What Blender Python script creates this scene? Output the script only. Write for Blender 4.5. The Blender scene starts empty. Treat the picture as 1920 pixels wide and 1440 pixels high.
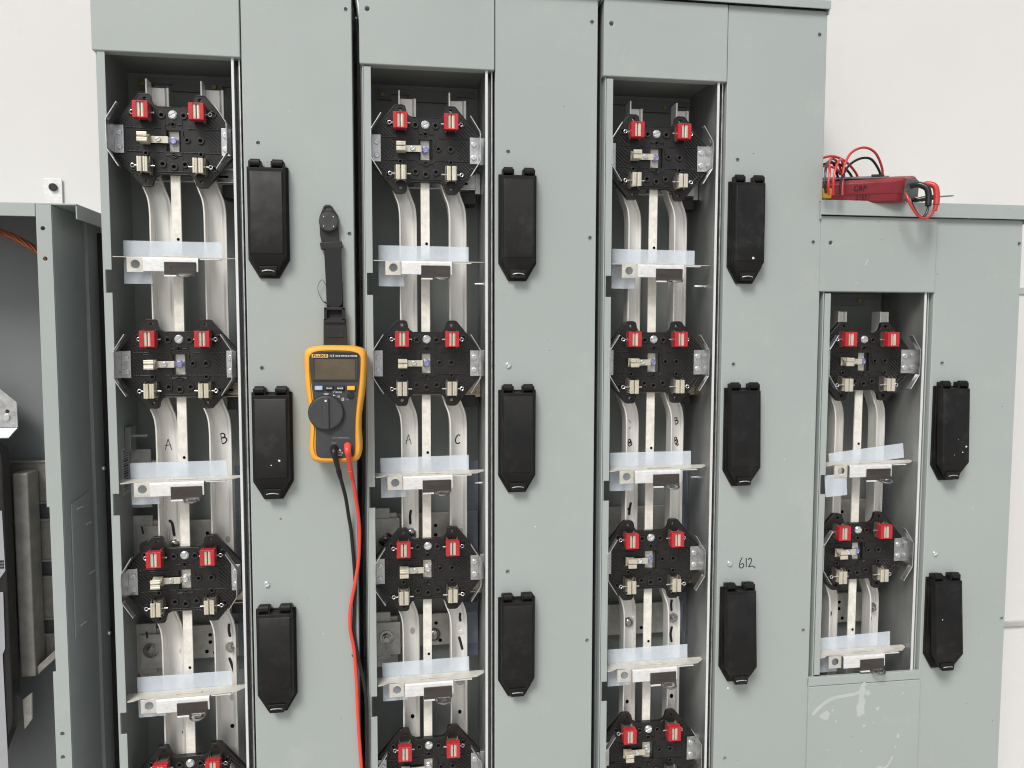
import bpy, bmesh, math, random
from math import radians as R, sin, cos, pi
from mathutils import Vector, Matrix

random.seed(7)
SC = bpy.context.scene
COL = SC.collection
ZO = 1.60            # height of the first row of panel holes above the ground (m)
PITCH = 285.0        # row pitch, mm
BASE = 1200.0        # cabinets reach this far below the first row, mm

# ------------------------------------------------------------------ mesh helper (millimetres)
class MB:
    def __init__(s): s.v = []; s.f = []; s.sm = []; s.xf = None
    def add(s, vs, fs, smooth=False):
        n = len(s.v)
        if s.xf is not None: vs = [tuple(s.xf @ Vector(p)) for p in vs]
        s.v += [tuple(p) for p in vs]
        for f in fs: s.f.append(tuple(i + n for i in f)); s.sm.append(smooth)
        return s
    def box(s, x0, x1, y0, y1, z0, z1):
        x0, x1 = min(x0, x1), max(x0, x1); y0, y1 = min(y0, y1), max(y0, y1); z0, z1 = min(z0, z1), max(z0, z1)
        return s.add([(x0,y0,z0),(x1,y0,z0),(x1,y1,z0),(x0,y1,z0),(x0,y0,z1),(x1,y0,z1),(x1,y1,z1),(x0,y1,z1)],
                     [(0,3,2,1),(4,5,6,7),(0,1,5,4),(1,2,6,5),(2,3,7,6),(3,0,4,7)])
    def loft(s, rings, cap=True, smooth=False, closed=True):
        n = len(rings[0]); vs = [p for r in rings for p in r]; fs = []
        for k in range(len(rings)-1):
            for i in range(n if closed else n-1):
                j = (i+1) % n
                fs.append((k*n+i, k*n+j, (k+1)*n+j, (k+1)*n+i))
        if cap:
            fs.append(tuple(range(n))[::-1]); m = (len(rings)-1)*n; fs.append(tuple(range(m, m+n)))
        return s.add(vs, fs, smooth)
    def pxz(s, poly, y0, y1):
        return s.loft([[(x,y0,z) for x,z in poly], [(x,y1,z) for x,z in poly]])
    def pxy(s, poly, z0, z1):
        return s.loft([[(x,y,z0) for x,y in poly], [(x,y,z1) for x,y in poly]])
    def pyz(s, poly, x0, x1):
        return s.loft([[(x0,y,z) for y,z in poly], [(x1,y,z) for y,z in poly]])
    def cyl(s, x, z, r, y0, y1, n=20, r1=None, ph=0.0):
        r1 = r if r1 is None else r1
        a = [2*pi*i/n+ph for i in range(n)]
        return s.loft([[(x+r*cos(t), y0, z+r*sin(t)) for t in a], [(x+r1*cos(t), y1, z+r1*sin(t)) for t in a]])
    def cylx(s, y, z, r, x0, x1, n=14):
        a = [2*pi*i/n for i in range(n)]
        return s.loft([[(x0, y+r*cos(t), z+r*sin(t)) for t in a], [(x1, y+r*cos(t), z+r*sin(t)) for t in a]])
    def ring(s, x, z, ro, ri, y0, y1, n=20):
        a = [2*pi*i/n for i in range(n)]
        o0=[(x+ro*cos(t),y0,z+ro*sin(t)) for t in a]; o1=[(x+ro*cos(t),y1,z+ro*sin(t)) for t in a]
        i0=[(x+ri*cos(t),y0,z+ri*sin(t)) for t in a]; i1=[(x+ri*cos(t),y1,z+ri*sin(t)) for t in a]
        return s.loft([o1,o0,i0,i1], cap=False)
    def tube(s, pts, r, n=8, smooth=True):
        P = [Vector(p) for p in pts]; rings = []
        up = Vector((0.13,0.91,0.31)).normalized()
        for i, p in enumerate(P):
            t = (P[min(i+1,len(P)-1)]-P[max(i-1,0)]).normalized()
            a = up - t*up.dot(t)
            if a.length < 1e-4: a = Vector((1,0,0)) - t*t.x
            a.normalize(); b = t.cross(a); up = a
            rr = r[i] if isinstance(r,(list,tuple)) else r
            rings.append([p+a*rr*cos(2*pi*k/n)+b*rr*sin(2*pi*k/n) for k in range(n)])
        return s.loft(rings, smooth=smooth)
    def ribbon(s, pts, w, y, t=0.25):
        # a flat marker stroke lying on a plane of constant y
        P = [Vector((p[0],0,p[1])) for p in pts]; L = []; Rr = []
        for i, p in enumerate(P):
            d = (P[min(i+1,len(P)-1)]-P[max(i-1,0)]).normalized(); nrm = Vector((-d.z,0,d.x))
            ww = w*(0.5 if i in (0,len(P)-1) else 1.0)/2
            L.append(p+nrm*ww); Rr.append(p-nrm*ww)
        ring = L + Rr[::-1]
        for k in range(len(P)-1):
            q = [L[k], L[k+1], Rr[k+1], Rr[k]]
            s.add([(v.x, y-t, v.z) for v in q], [(0,1,2,3)])
        return s
    def strand(s, pts, r, n=8): return s.tube(spline(pts, 7), r, n)
    def text(s, st, x, z, size, y, bold=0.0, shear=0.0, align='CENTER', sx=1.0):
        cu = bpy.data.curves.new('t','FONT'); cu.body = st; cu.size = size; cu.align_x = align; cu.align_y = 'CENTER'
        cu.offset = bold; cu.shear = shear; cu.resolution_u = 3
        o = bpy.data.objects.new('t', cu); COL.objects.link(o)
        dg = bpy.context.evaluated_depsgraph_get()
        me = bpy.data.meshes.new_from_object(o.evaluated_get(dg))
        s.add([(x+v.co.x*sx, y, z+v.co.y) for v in me.vertices], [tuple(p.vertices) for p in me.polygons])
        bpy.data.objects.remove(o); bpy.data.curves.remove(cu); bpy.data.meshes.remove(me)
        return s

def spline(pts, n=8):
    P = [Vector(p) for p in pts]; out = []
    for i in range(len(P)-1):
        p0, p1, p2, p3 = P[max(i-1,0)], P[i], P[i+1], P[min(i+2,len(P)-1)]
        for k in range(n):
            t = k/n
            out.append(0.5*((2*p1)+(p2-p0)*t+(2*p0-5*p1+4*p2-p3)*t*t+(3*p1-p0-3*p2+p3)*t**3))
    out.append(P[-1]); return out
def spline2(pts, n=8):
    return [(v.x, v.z) for v in spline([(p[0],0,p[1]) for p in pts], n)]
def closed_spline(pts, n=4):
    m = len(pts); out = []
    for i in range(m):
        p0,p1,p2,p3 = [Vector(pts[(i+k)%m]) for k in (-1,0,1,2)]
        for k in range(n):
            t = k/n; v = 0.5*((2*p1)+(p2-p0)*t+(2*p0-5*p1+4*p2-p3)*t*t+(3*p1-p0-3*p2+p3)*t**3)
            out.append((v.x, v.y))
    return out

# ------------------------------------------------------------------ object helpers
def finish(me):
    bm = bmesh.new(); bm.from_mesh(me)
    bmesh.ops.recalc_face_normals(bm, faces=bm.faces)
    bm.to_mesh(me); bm.free()

def obj(name, mb, mat, parent=None, loc=(0,0,0), bevel=0.0, seg=2, label=None, cut=None, keepn=False):
    me = bpy.data.meshes.new(name)
    me.from_pydata([(x/1000,y/1000,z/1000) for x,y,z in mb.v], [], mb.f)
    if not keepn: finish(me)
    if cut is not None:
        a = bpy.data.objects.new('a', me); COL.objects.link(a)
        cm = bpy.data.meshes.new('c'); cm.from_pydata([(x/1000,y/1000,z/1000) for x,y,z in cut.v], [], cut.f); finish(cm)
        b = bpy.data.objects.new('b', cm); COL.objects.link(b)
        md = a.modifiers.new('b','BOOLEAN'); md.operation = 'DIFFERENCE'; md.object = b; md.solver = 'EXACT'; md.use_self = True
        dg = bpy.context.evaluated_depsgraph_get(); dg.update()
        me2 = bpy.data.meshes.new_from_object(a.evaluated_get(dg))
        bpy.data.objects.remove(a); bpy.data.objects.remove(b); bpy.data.meshes.remove(cm)
        me = me2; me.name = name
    me.materials.clear(); me.materials.append(mat)
    me.shade_smooth(); me.set_sharp_from_angle(angle=R(38))
    o = bpy.data.objects.new(name, me); COL.objects.link(o)
    o.location = loc
    if parent is not None: o.parent = parent
    if bevel:
        m = o.modifiers.new('bevel','BEVEL'); m.width = bevel/1000; m.segments = seg; m.limit_method = 'ANGLE'; m.angle_limit = R(40)
        m.harden_normals = True
    if label: o['label'] = label
    return o

def thing(name, label, cat, loc, group=None, rot=(0,0,0)):
    o = bpy.data.objects.new(name, None); COL.objects.link(o)
    o.empty_display_size = 0.02; o.location = loc; o.rotation_euler = rot
    tag(o, label, cat, group); return o
def tag(o, label, cat, group=None):
    o['label'] = label; o['category'] = cat
    if group: o['group'] = group
    return o
def copy_tree(o, parent=None):
    c = o.copy(); COL.objects.link(c)
    if parent is not None: c.parent = parent
    for ch in [k for k in o.children]: copy_tree(ch, c)
    return c

# ------------------------------------------------------------------ materials
def mat_base(name):
    m = bpy.data.materials.new(name); m.use_nodes = True
    nt = m.node_tree; b = nt.nodes['Principled BSDF']
    return m, nt, b
def N(nt, t, **kw):
    n = nt.nodes.new(t)
    for k, v in kw.items():
        if k in n.inputs: n.inputs[k].default_value = v
        else: setattr(n, k, v)
    return n
def mk(name, col, rough=0.5, metal=0.0, var=0.08, scale=20.0, stretch=(1,1,1), bump=0.0, bscale=400.0, rvar=0.1,
       specks=None, smudge=None, coat=0.0, trans=None, spec=0.5):
    m, nt, b = mat_base(name); L = nt.links
    tc = N(nt,'ShaderNodeTexCoord'); mp = N(nt,'ShaderNodeMapping'); mp.inputs['Scale'].default_value = stretch
    geo = N(nt,'ShaderNodeNewGeometry')
    L.new(geo.outputs['Position'], mp.inputs['Vector'])
    no = N(nt,'ShaderNodeTexNoise', Scale=scale, Detail=6.0, Roughness=0.6); L.new(mp.outputs[0], no.inputs['Vector'])
    cr = N(nt,'ShaderNodeMapRange'); cr.inputs['From Min'].default_value = 0.3; cr.inputs['From Max'].default_value = 0.7
    cr.inputs['To Min'].default_value = 1-var; cr.inputs['To Max'].default_value = 1+var
    L.new(no.outputs['Fac'], cr.inputs['Value'])
    mul = N(nt,'ShaderNodeMix'); mul.data_type='RGBA'; mul.blend_type='MULTIPLY'; mul.inputs['Factor'].default_value = 1.0
    mul.inputs['A'].default_value = (*col,1); L.new(cr.outputs[0], mul.inputs['B'])
    out = mul.outputs['Result']
    if smudge:
        s2 = N(nt,'ShaderNodeTexNoise', Scale=smudge[1], Detail=8.0, Roughness=0.75); L.new(mp.outputs[0], s2.inputs['Vector'])
        r2 = N(nt,'ShaderNodeMapRange'); r2.inputs['From Min'].default_value = smudge[2]; r2.inputs['From Max'].default_value = smudge[2]+0.18
        r2.inputs['To Max'].default_value = smudge[3]; L.new(s2.outputs['Fac'], r2.inputs['Value'])
        mx = N(nt,'ShaderNodeMix'); mx.data_type='RGBA'; mx.inputs['B'].default_value = (*smudge[0],1)
        L.new(r2.outputs[0], mx.inputs['Factor']); L.new(out, mx.inputs['A']); out = mx.outputs['Result']
    if specks:
        vo = N(nt,'ShaderNodeTexVoronoi', Scale=specks[1]); L.new(geo.outputs['Position'], vo.inputs['Vector'])
        r3 = N(nt,'ShaderNodeMapRange'); r3.inputs['From Min'].default_value = specks[2]; r3.inputs['From Max'].default_value = specks[2]*0.6
        L.new(vo.outputs['Distance'], r3.inputs['Value'])
        wn = N(nt,'ShaderNodeTexNoise', Scale=specks[1]*0.31, Detail=2.0); L.new(geo.outputs['Position'], wn.inputs['Vector'])
        th = N(nt,'ShaderNodeMath', operation='GREATER_THAN'); th.inputs[1].default_value = specks[3]; L.new(wn.outputs['Fac'], th.inputs[0])
        mm = N(nt,'ShaderNodeMath', operation='MULTIPLY'); L.new(r3.outputs[0], mm.inputs[0]); L.new(th.outputs[0], mm.inputs[1])
        mx = N(nt,'ShaderNodeMix'); mx.data_type='RGBA'; mx.inputs['B'].default_value = (*specks[0],1)
        L.new(mm.outputs[0], mx.inputs['Factor']); L.new(out, mx.inputs['A']); out = mx.outputs['Result']
    L.new(out, b.inputs['Base Color'])
    rr = N(nt,'ShaderNodeMapRange'); rr.inputs['To Min'].default_value = max(0.03,rough-rvar); rr.inputs['To Max'].default_value = min(1,rough+rvar)
    rr.inputs['From Min'].default_value = 0.3; rr.inputs['From Max'].default_value = 0.7
    L.new(no.outputs['Fac'], rr.inputs['Value']); L.new(rr.outputs[0], b.inputs['Roughness'])
    b.inputs['Metallic'].default_value = metal
    b.inputs['Specular IOR Level'].default_value = spec
    if coat: b.inputs['Coat Weight'].default_value = coat; b.inputs['Coat Roughness'].default_value = 0.15
    if bump:
        bn = N(nt,'ShaderNodeTexNoise', Scale=bscale, Detail=3.0); L.new(mp.outputs[0], bn.inputs['Vector'])
        bp = N(nt,'ShaderNodeBump', Strength=bump, Distance=0.0006); L.new(bn.outputs['Fac'], bp.inputs['Height']); L.new(bp.outputs[0], b.inputs['Normal'])
    if trans:
        tr = N(nt,'ShaderNodeBsdfTransparent'); tr.inputs[0].default_value = (0.93,0.95,1,1)
        ms = N(nt,'ShaderNodeMixShader'); ms.inputs[0].default_value = trans
        L.new(b.outputs[0], ms.inputs[1]); L.new(tr.outputs[0], ms.inputs[2]); L.new(ms.outputs[0], nt.nodes['Material Output'].inputs['Surface'])
    return m

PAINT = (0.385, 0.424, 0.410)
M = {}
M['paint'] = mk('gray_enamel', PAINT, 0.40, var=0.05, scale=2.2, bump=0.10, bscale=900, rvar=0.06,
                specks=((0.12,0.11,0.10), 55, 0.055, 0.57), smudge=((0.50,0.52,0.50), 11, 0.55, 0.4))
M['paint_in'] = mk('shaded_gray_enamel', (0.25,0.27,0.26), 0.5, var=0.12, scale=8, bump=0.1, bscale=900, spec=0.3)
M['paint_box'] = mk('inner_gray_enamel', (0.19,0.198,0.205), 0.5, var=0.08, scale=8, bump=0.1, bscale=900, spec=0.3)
M['galv'] = mk('galvanised_steel', (0.62,0.63,0.63), 0.34, metal=0.9, var=0.16, scale=90, rvar=0.12)
M['galv_wall'] = mk('dull_galvanised_sheet', (0.40,0.415,0.41), 0.42, metal=0.75, var=0.28, scale=14, rvar=0.12, stretch=(1,1,0.35),
                    specks=((0.55,0.55,0.55), 160, 0.12, 0.62))
M['edge'] = mk('bright_sheet_edge', (0.72,0.73,0.73), 0.45, metal=0.1, var=0.06, scale=20, rvar=0.03)
M['shelf'] = mk('dusty_zinc', (0.66,0.64,0.58), 0.48, metal=0.3, var=0.14, scale=70, rvar=0.12, smudge=((0.42,0.37,0.29), 60, 0.58, 0.5))
M['flange'] = mk('bright_zinc', (0.80,0.80,0.79), 0.40, metal=0.25, var=0.10, scale=130, stretch=(1,1,2), smudge=((0.55,0.55,0.55), 150, 0.55, 0.5))
M['alu'] = mk('tinned_aluminium', (0.88,0.86,0.815), 0.36, metal=0.35, var=0.15, scale=45, stretch=(1,1,0.12), rvar=0.12,
              smudge=((0.82,0.80,0.75), 38, 0.62, 0.7))
M['alu_b'] = mk('neutral_strip_metal', (0.86,0.83,0.755), 0.42, metal=0.15, var=0.13, scale=110, rvar=0.12, smudge=((0.50,0.46,0.38), 70, 0.6, 0.5))
M['alu_dark'] = mk('oxidised_aluminium', (0.50,0.49,0.455), 0.45, metal=0.35, var=0.2, scale=60, rvar=0.1, smudge=((0.42,0.41,0.38), 40, 0.6, 0.5))
M['alu_old'] = mk('weathered_aluminium', (0.27,0.26,0.235), 0.5, metal=0.35, var=0.2, scale=60, smudge=((0.38,0.36,0.32), 40, 0.6, 0.5))
M['rail'] = mk('brown_reflection_rail', (0.50,0.43,0.34), 0.3, metal=0.7, var=0.3, scale=60, stretch=(0.2,1,2.5))  # galvanised rail with its brown reflection painted into the base colour
M['black'] = mk('black_moulding', (0.0125,0.0115,0.011), 0.40, var=0.2, scale=60, rvar=0.1, bump=0.05, bscale=1200,
                specks=((0.12,0.11,0.10), 190, 0.10, 0.66))
M['ribs'] = mk('glossy_moulded_edges', (0.016,0.015,0.0145), 0.26, var=0.2, scale=60, rvar=0.08, spec=0.75)
M['hole'] = mk('deep_shadowed_recess', (0.006,0.006,0.006), 0.9, spec=0.05)
M['cover'] = mk('black_cover_plastic', (0.0095,0.009,0.009), 0.50, var=0.25, scale=30, rvar=0.1, bump=0.12, bscale=1500, spec=0.28,
                smudge=((0.040,0.039,0.038), 24, 0.52, 0.6))
M['red'] = mk('red_jaw_cap', (0.50,0.024,0.034), 0.38, var=0.12, scale=120, rvar=0.08)
M['jaw'] = mk('tinned_jaw', (0.74,0.69,0.57), 0.33, metal=0.5, var=0.10, scale=140, stretch=(1,1,0.3))
M['jaw_leg'] = mk('spring_steel', (0.34,0.32,0.28), 0.35, metal=0.8, var=0.15, scale=120)
M['zinc'] = mk('zinc_screw', (0.74,0.76,0.77), 0.28, metal=0.75, var=0.12, scale=300)
M['blue'] = mk('blue_passivated_bolt', (0.40,0.40,0.66), 0.25, metal=0.75, var=0.2, scale=250)
M['chrome'] = mk('polished_bolt', (0.40,0.39,0.38), 0.2, metal=0.95, var=0.15, scale=200)
M['dark_clip'] = mk('dark_latch_strip', (0.050,0.042,0.038), 0.4, var=0.25, scale=70, stretch=(0.4,1,2), smudge=((0.11,0.10,0.09), 60, 0.6, 0.5))
M['milky'] = mk('milky_polyester_sheet', (0.82,0.885,0.93), 0.3, var=0.05, scale=40, smudge=((0.83,0.85,0.92), 30, 0.57, 0.5), trans=0.54)
M['bluish'] = mk('clear_insulator_sheet', (0.20,0.225,0.27), 0.2, var=0.15, scale=14, stretch=(1,1,2), trans=0.68)
M['ink'] = mk('black_marker_ink', (0.010,0.010,0.011), 0.5, var=0.3, scale=200)
M['wall'] = mk('white_painted_board', (0.72,0.713,0.695), 0.6, var=0.035, scale=1.6, bump=0.25, bscale=160, rvar=0.05,
               specks=((0.35,0.33,0.30), 26, 0.020, 0.60), smudge=((0.58,0.565,0.53), 5, 0.56, 0.4))
M['seam'] = mk('gray_joint_strip', (0.46,0.46,0.45), 0.5, var=0.1, scale=40)
M['yellow'] = mk('yellow_rubber', (0.86,0.41,0.045), 0.48, var=0.05, scale=60, rvar=0.06, bump=0.04, bscale=1500, smudge=((0.30,0.13,0.02), 60, 0.68, 0.4))
M['meter'] = mk('charcoal_plastic', (0.050,0.051,0.054), 0.5, var=0.10, scale=60, bump=0.08, bscale=1600)
M['bezel'] = mk('black_bezel', (0.022,0.022,0.026), 0.3, var=0.1, scale=60)
M['lcd'] = mk('blank_lcd', (0.115,0.092,0.062), 0.22, var=0.12, scale=40, spec=0.4)
M['white'] = mk('white_print', (0.78,0.78,0.78), 0.5, var=0.03)
M['greyprint'] = mk('faint_gray_print', (0.28,0.28,0.28), 0.5, var=0.03)
M['amber'] = mk('amber_badge', (0.83,0.50,0.17), 0.45, var=0.04)
M['btn_blue'] = mk('pale_blue_button', (0.38,0.50,0.68), 0.45, var=0.05)
M['btn_yel'] = mk('yellow_button', (0.86,0.46,0.05), 0.45, var=0.05)
M['webbing'] = mk('black_webbing', (0.016,0.016,0.017), 0.8, var=0.35, scale=500, bump=0.7, bscale=900, stretch=(1.6,1,0.8))
M['rubber'] = mk('black_rubber', (0.018,0.018,0.018), 0.45, var=0.15, scale=80)
M['magnet'] = mk('dark_gray_magnet', (0.045,0.046,0.046), 0.5, var=0.25, scale=90)
M['lead_red'] = mk('red_lead_insulation', (0.80,0.075,0.052), 0.38, var=0.06, scale=60)
M['lead_dred'] = mk('dark_red_lead_insulation', (0.56,0.040,0.040), 0.38, var=0.08, scale=60)
M['lead_blk'] = mk('black_lead_insulation', (0.012,0.012,0.013), 0.35, var=0.1, scale=60)
M['maroon'] = mk('maroon_case', (0.23,0.020,0.029), 0.42, var=0.12, scale=70, rvar=0.1, smudge=((0.26,0.09,0.09), 60, 0.60, 0.45))
M['grey_pl'] = mk('gray_plastic', (0.11,0.125,0.13), 0.5, var=0.1, scale=60)
M['tkey'] = mk('yellow_switch', (0.72,0.42,0.03), 0.45, var=0.06)
M['copper'] = mk('bare_copper', (0.42,0.155,0.075), 0.38, metal=0.75, var=0.25, scale=150)
M['concrete'] = mk('concrete', (0.42,0.41,0.39), 0.85, var=0.12, scale=5, bump=0.3, bscale=90, smudge=((0.30,0.29,0.27), 3, 0.55, 0.5))
M['label'] = mk('paper_label', (0.36,0.37,0.39), 0.55, var=0.05, scale=30)
M['splash'] = mk('dried_white_splash', (0.495,0.525,0.51), 0.5, var=0.06, scale=60)
M['woodish'] = mk('brass_nut', (0.42,0.30,0.08), 0.4, metal=0.6)

# ------------------------------------------------------------------ setting
g = MB(); g.add([(-60000,-60000,0),(60000,-60000,0),(60000,60000,0),(-60000,60000,0)], [(0,1,2,3)])
gr = obj('ground', g, M['concrete']); gr['kind'] = 'structure'

WY = 145.0   # wall face, mm
wall = thing('wall', 'white painted board wall behind the gray cabinets', 'wall', (0.4, WY/1000, 0))
w = MB(); w.box(-3400, 3600, 0, 200, 0, 3300); obj('wall_board', w, M['wall'], wall)
for zz, (h, pr) in ((-168, (11, 3)), (-742, (9, 5))):
    s = MB(); s.box(-3390, 3590, -pr, -0.0, ZO*1000+zz-h/2, ZO*1000+zz+h/2); obj('joint_strip', s, M['seam'], wall, bevel=0.8)

# ------------------------------------------------------------------ small shared pieces
def screw_mb(x, z, y, r, ang, hexa=False, h=2.2, slot=True):
    m = MB()
    m.cyl(x, z, r*1.12, y, y-0.6, 20)
    if hexa:
        m.cyl(x, z, r, y-0.4, y-h, 6, r1=r*0.92, ph=ang); m.ring(x, z, r*0.72, r*0.5, y-h-0.5, y-h+0.2, 18)
        return m
    m.cyl(x, z, r*0.96, y-0.5, y-h*0.5, 20)
    for k in (0, 1):
        a0 = ang+pi*k; g = 0.17
        pts = [(x+r*cos(a0+g+(pi-2*g)*i/12), z+r*sin(a0+g+(pi-2*g)*i/12)) for i in range(13)]
        pts2 = [(x+(px-x)*0.86, z+(pz-z)*0.86) for px, pz in pts]
        m.loft([[(px, y-h*0.45, pz) for px, pz in pts], [(px, y-h*0.8, pz) for px, pz in pts], [(px, y-h, pz) for px, pz in pts2]])
    return m

CX = {1: 0.0, 2: 319.7, 3: 639.4, 4: 961.7}
UX, UZ = -107.8, 36.4          # socket bolt in cabinet coordinates

# ------------------------------------------------------------------ cabinets
COVER_OPEN = {(1,0):0.0,(1,1):0.3,(1,2):0.8,(2,0):0.2,(2,1):0.2,(2,2):0.6,(3,0):0.5,(3,1):2.6,(3,2):4.4,(4,1):2.2,(4,2):4.6}
cover_src = None
def make_cover():
    b = MB()
    b.pxz([(-13.5,-31),(37.5,-31),(37.5,-147.5),(24,-170.7),(0,-170.7),(-13.5,-147.5)], -3.2, 0)
    b.pxz([(-11.8,-33),(35.8,-33),(35.8,-145.5),(22.6,-167),(1.4,-167),(-11.8,-145.5)], -6.0, -3.0)
    base = obj('breaker_cover', b, M['cover'], bevel=0.7)
    l = MB()   # lid, origin at the hinge line (z=-30, y=-9)
    def q(x,y,z): return (x, y+9, z+30)
    back = [q(-10.8,-6.3,-33.5),q(34.8,-6.3,-33.5),q(34.8,-6.3,-144.5),q(22,-6.3,-166),q(2,-6.3,-166),q(-10.8,-6.3,-144.5)]
    mid  = [q(-9.6,-17,-34.5),q(33.6,-17,-34.5),q(33.6,-17,-142),q(27,-11,-156),q(-3,-11,-156),q(-9.6,-17,-142)]
    l.add(back+mid, [(0,1,7,6),(1,2,8,7),(2,3,9,8),(3,4,10,9),(4,5,11,10),(5,0,6,11),(6,7,8,11),(11,8,9,10),(0,5,4,3,2,1)])
    # raised face panel and latch tongue
    l.add([q(-7.4,-17.9,-40),q(31.4,-17.9,-40),q(31.4,-17.9,-140.6),q(-7.4,-17.9,-140.6),
           q(-8.6,-16.8,-38.5),q(32.6,-16.8,-38.5),q(32.6,-16.8,-141.8),q(-8.6,-16.8,-141.8)],
          [(0,1,2,3),(0,4,5,1),(1,5,6,2),(2,6,7,3),(3,7,4,0)])
    l.pxz([(x, z) for x,z in [(0.5,-126+0),(23.5,-126),(21,-137.5),(3,-137.5)]], -3.5, 2.0)
    lid = obj('lid', l, M['cover'], base, loc=(0,-0.009,-0.030), bevel=0.8)
    st = MB(); st.tube(spline([(4.5,-3.3,-132.4),(8,-4.4,-131.4),(12,-4.7,-131.1),(16,-4.4,-131.4),(19.5,-3.3,-132.4)],4), 0.7, 6)
    obj('wire_staple', st, M['zinc'], lid)
    for x0, x1 in ((-9.5,6.0),(17.5,33.8)):
        h = MB(); h.cylx(-10.5,-28,5.2,x0+1.8,x1-1.8,16); h.box(x0,x0+2.2,-14,-3,-36,-25.5); h.box(x1-2.2,x1,-14,-3,-36,-25.5)
        h.box(x0+1,x1-1,-9,-1,-31,-25)
        obj('hinge', h, M['cover'], base, bevel=0.6)
    return base

FLANGE_CUTS = [(-162,-190.5),(-444,-472),(-730.5,-759)]
def strip_poly(x0, x1, top, bot, cuts):
    p = [(x0, top), (x1, top)]
    for a, b in cuts:
        if a < top and b > bot: p += [(x1, a), (x0+1.4, a), (x0+1.4, b), (x1, b)]
    return p + [(x1, bot), (x0, bot)]

def busbar_mb(x_edge, width, z0, z1, jog, deep=57.0):
    # an L-section bar with a rolled right edge; jog shifts it left behind the socket plate above it
    prof = [(0,37),(0,deep+1.5),(width,deep+0.5),(width,deep-3.6),(width-2.6,deep-3.8),(width-5.6,deep-1.0),(3.0,deep-1.2),(2.2,deep-2.4),(2.2,37)]
    if jog: path = [(z0,-13),(z0-12,-9.5),(z0-22,-6.0),(z0-31,-2.6),(z0-41,-0.7),(z0-54,0),(z1,0)]
    else: path = [(z0,0),(z1,0)]
    if jog:
        pp = spline([(d,0,z) for z,d in path[:-1]],4); path = [(v.z,v.x) for v in pp]+[path[-1]]
    m = MB(); m.loft([[(x_edge+d+x, y, z) for x,y in prof] for z,d in path]); return m

def hexbolt(parent, x, z, y, rw=8.5, kind='nut', name='bus_bolt'):
    m = MB()
    if kind == 'nut':
        m.cyl(x,z,rw,y,y-1.6,24); m.cyl(x,z,rw*0.62,y-1.4,y-6.0,6,ph=0.4); m.cyl(x,z,rw*0.36,y-5.8,y-10,14)
    elif kind == 'dome':
        rr = [(rw,0),(rw*0.96,-2.2),(rw*0.8,-4.2),(rw*0.5,-5.6),(rw*0.15,-6.1)]
        m.loft([[(x+r*cos(2*pi*i/24),y+d,z+r*sin(2*pi*i/24)) for i in range(24)] for r,d in rr])
    else:
        m.ring(x,z,rw,rw*0.45,y-1.4,y,24)
    return obj(name, m, M['chrome'] if kind != 'washer' else M['alu'], parent, loc=(0,0,BASE/1000), bevel=0.3)

def oval_mb(x, z, y, a=3.6, b=5.4):
    m = MB(); m.pxz([(x+a*cos(2*pi*i/18), z+b*sin(2*pi*i/18)) for i in range(18)], y-0.25, y); return m

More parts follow.
